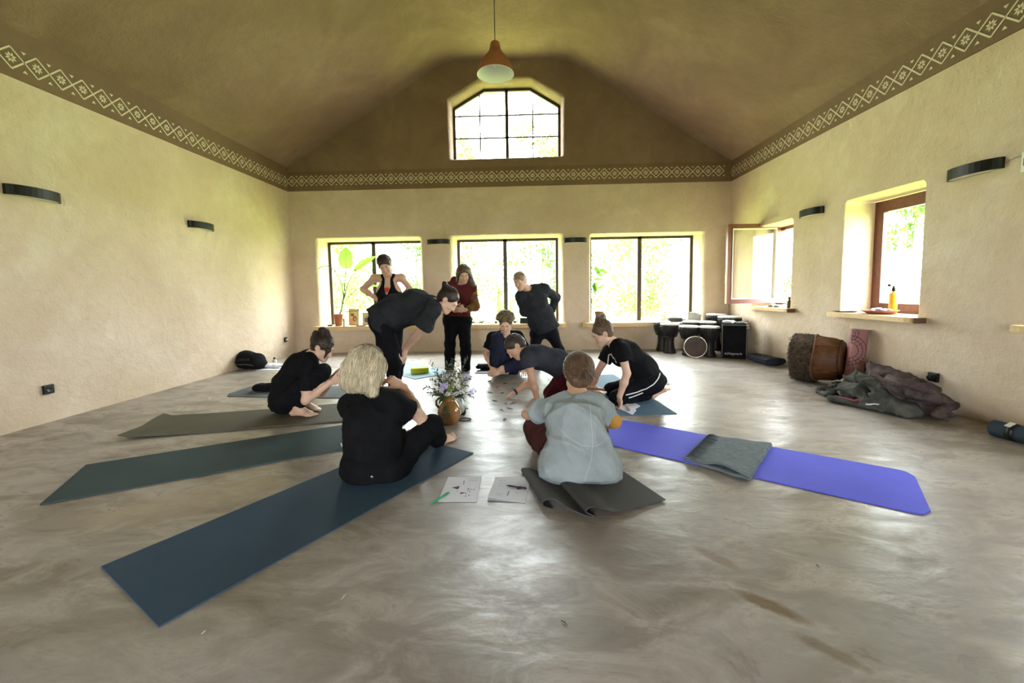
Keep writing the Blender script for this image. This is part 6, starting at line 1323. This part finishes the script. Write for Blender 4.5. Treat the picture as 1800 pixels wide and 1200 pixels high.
# middle sill
rg = np.random.default_rng(31)
for x, l in ((832, 'low leafy seedling on the middle back sill, leftmost'), (846, 'low leafy seedling on the middle sill, second from left'), (872, 'low leafy seedling beside the curly hair, at its left'), (905, 'low leafy seedling right of the curly hair')):
    c = V(at(x, 571, 8.0)[0], 8.02, ZS); t = empty('seedling', c, l, 'plant', 'seedlings on the middle sill'); mb_ = MB()
    for i in range(26):
        p = c + V(rg.normal() * .045, rg.normal() * .03, rg.uniform(.02, .11)); u = unit(rg.normal(size=3)); w = unit(np.cross(u, rg.normal(size=3))); mb_.poly([p - u * .022, p + w * .012, p + u * .022, p - w * .012])
    mb_.build('foliage', mat('seedling_leaf', (.20, .34, .05), .6, (.32, .44, .10), 30), t, recalc=False); MB().lathe([(.001, 0), (.03, 0), (.036, .04), (.001, .04)], c, seg=14).build('pot', mat('seed_pot', (.10, .10, .10), .6), t, True)
tb_ = V(at(850, 571, 7.86)[0], 7.86, ZS); t = empty('seed_tray', tb_, 'white tray of dark pebbles on the middle back sill', 'tray'); MB().box(tb_ + V(0, 0, .008), (.42, .12, .014), bevel=.004).build('tray', mat('white_tray', (.7, .7, .68), .5), t)
for i in range(12): MB().ball(tb_ + V(rg.uniform(-.19, .19), rg.uniform(-.045, .045), .022), rg.uniform(.008, .014), 1).build('pebble', M_SCR[0], t, True)
bxx = V(at(926, 568, 7.88)[0], 7.92, ZS); t = empty('black_box', bxx, 'black box with pale lid edge on the middle back sill', 'box'); MB().box(bxx + V(0, 0, .05), (.26, .16, .10), bevel=.006).build('body', M_BLK, t); MB().box(bxx + V(0, 0, .106), (.264, .164, .012), bevel=.003).build('lid', mat('grey_lid', (.45, .46, .46), .4), t)
# right back sill
pt = V(at(1045, 570, 7.9)[0] + .08, 7.84, ZS); t = empty('potted_climber', pt, 'climbing plant in a brown pot at the left end of the right back sill', 'plant')
MB().lathe([(.001, 0), (.055, 0), (.08, .17), (.088, .175), (.088, .21), (.075, .21), (.001, .19)], pt, seg=28).build('pot', mat('brown_pot', (.26, .14, .06), .7), t, True)
A_ = lambda x, y, dy=0: at(x + 2, y, 7.84 + dy)
MB().tube([pt + V(0, 0, .19), A_(1046, 520), A_(1043, 495), A_(1038, 480, .02), A_(1044, 470), A_(1056, 476)], .005, 6).build('stem', M_STALK, t, True)
for (a, b, w) in (((1044, 471), (1053, 480), .04), ((1053, 473), (1066, 480), .04), ((1046, 478), (1058, 486), .035), ((1043, 490), (1058, 491), .025), ((1044, 496), (1044, 518), .045), ((1050, 507), (1060, 500), .03), ((1040, 500), (1046, 512), .03)): big_leaf(A_(*a), A_(*b, -.04), w, .01, t)
c = V(at(1166, 563, 7.84)[0], 7.86, ZS); t = empty('flower_box', c, 'small pale box holding orange flowers on the right back sill', 'box'); MB().box(c + V(0, 0, .045), (.13, .10, .09), bevel=.005).build('box', mat('pale_card', (.62, .60, .50), .7), t)
for i in range(7): MB().ball(c + V(rg.uniform(-.05, .05), rg.uniform(-.03, .03), .10 + rg.uniform(0, .02)), .016, 1).build('flower', mat('orange_petal', (.62, .34, .06), .7), t, True)
c = V(at(1187, 563, 7.84)[0], 7.86, ZS); t = empty('dark_tray', c, 'dark trough with pointed pale slips on the right back sill', 'tray'); MB().box(c + V(0, 0, .035), (.24, .12, .07), bevel=.006).build('trough', M_SCR[0], t)
for i in range(5): s_ = c + V(-.09 + i * .035, 0, .068); MB().ring_loft([[s_ + V(-.016, 0, 0), s_ + V(.016, 0, 0), s_ + V(0, 0, .055)], [s_ + V(-.016, .004, 0), s_ + V(.016, .004, 0), s_ + V(0, .004, .055)]]).build('slip', mat('ochre_slip', (.45, .38, .18), .7), t)
c = V(at(1217, 564, 7.84)[0], 7.80, ZS); t = empty('basket', c, 'pale basket with grey bits at the right end of the back sills', 'basket')
c = c + V(.0, .0, 0)
MB().ring_loft([[c + V(x * k, y * k, z) for x, y in rrect(-.125, -.075, .125, .075, .02)] for k, z in ((.88, 0), (.95, .06), (1.0, .135), (.95, .135), (.9, .06), (.85, .02))], True, True).build('basket_body', mat('pale_wicker', (.50, .47, .40), .8, (.36, .33, .27), 60, bump=.6, bscale=120), t)
for i in range(9): MB().ball(c + V(rg.uniform(-.09, .09), rg.uniform(-.05, .05), .135 + rg.uniform(0, .03)), (.03, .022, .016), 1).build('contents', mat('grey_bits', (.30, .30, .28), .8, (.55, .55, .52), 40), t, True)
MB().tube([c + V(-.11, 0, .13), c + V(-.07, 0, .19), c + V(.05, 0, .20), c + V(.11, 0, .135)], .004, 6).build('handle', mat('dark_handle', (.12, .11, .10), .6), t, True)
# right-hand wall sills
Z5 = .826; M_OB = mat('page_white', (.66, .70, .74), .7); bk = V(3.86, 6.42, Z5); t = empty('open_book', bk, 'open book lying on the sill below the open casement', 'book')
for sg in (-1, 1):
    R = lambda z: [bk + V(u, sg * (.005 + .155 * v), z + .035 * math.sin(PI * min(1, v * 1.05)) ** .7 * (1 - v * .55)) for v in np.linspace(0, 1, 9) for u in (-.11,)] + [bk + V(.11, sg * (.005 + .155 * v), z + .035 * math.sin(PI * min(1, v * 1.05)) ** .7 * (1 - v * .55)) for v in np.linspace(1, 0, 9)]
    MB().ring_loft([R(.004), R(.010)]).build('page_block', M_OB, t)
MB().box(bk + V(0, 0, .002), (.24, .34, .004)).build('cover', mat('grey_cover', (.28, .31, .34), .6), t)
bo = V(3.80, 6.12, Z5); t = empty('brown_bottle', bo, 'small brown bottle at the near end of the far right sill', 'bottle')
MB().lathe([(.001, 0), (.028, 0), (.030, .01), (.030, .09), (.014, .115), (.014, .13)], bo, seg=20).build('body', mat('brown_glass', (.06, .035, .02), .2), t, True); MB().lathe([(.018, .128), (.018, .16), (.012, .165), (.001, .165)], bo, seg=16).build('cap', mat('dark_cap', (.03, .03, .03), .4), t, True)
pc = V(3.86, 4.66, Z5); t = empty('terracotta_dish', pc, 'terracotta dish filled with grey stones on the right-hand sill', 'dish')
MB().lathe([(.001, .004), (.10, 0), (.14, .022), (.165, .040), (.16, .042), (.13, .028), (.09, .012), (.001, .012)], pc, seg=36).build('dish', mat('red_clay', (.34, .12, .09), .6), t, True)
for i in range(16): a, r = rg.uniform(0, 6.28), .10 * math.sqrt(rg.uniform(0, 1)); MB().ball(pc + V(r * math.cos(a), r * math.sin(a), .035 + .035 * (1 - r / .1) * rg.uniform(.5, 1)), (.026, .022, .017), 2).build('stone', mat('grey_stone', (.20, .23, .24), .6, (.42, .45, .45), 30), t, True)
bo = V(3.98, 4.64, Z5); t = empty('spray_bottle', bo, 'yellow bottle with black pump top on the right-hand sill', 'bottle')
MB().lathe([(.001, 0), (.036, 0), (.038, .01), (.038, .20), (.030, .22), (.014, .235), (.014, .25)], bo, seg=24).build('body', mat('yellow_plastic', (.72, .38, .02), .35), t, True)
MB().lathe([(.016, .245), (.018, .275), (.012, .28), (.012, .30)], bo, seg=16, caps=(True, True)).build('collar', M_BLK, t, True); MB().box(bo + V(-.02, 0, .308), (.10, .03, .028), .3, .006).build('pump_head', M_BLK, t)
lathe_thing('plate', V(3.80, 5.06, Z5), [(.001, .002), (.08, .0), (.12, .010), (.122, .013), (.08, .006), (.001, .006)], mat('black_plate', (.012, .012, .014), .3), 'flat black plate at the far end of the right-hand sill', 'plate')
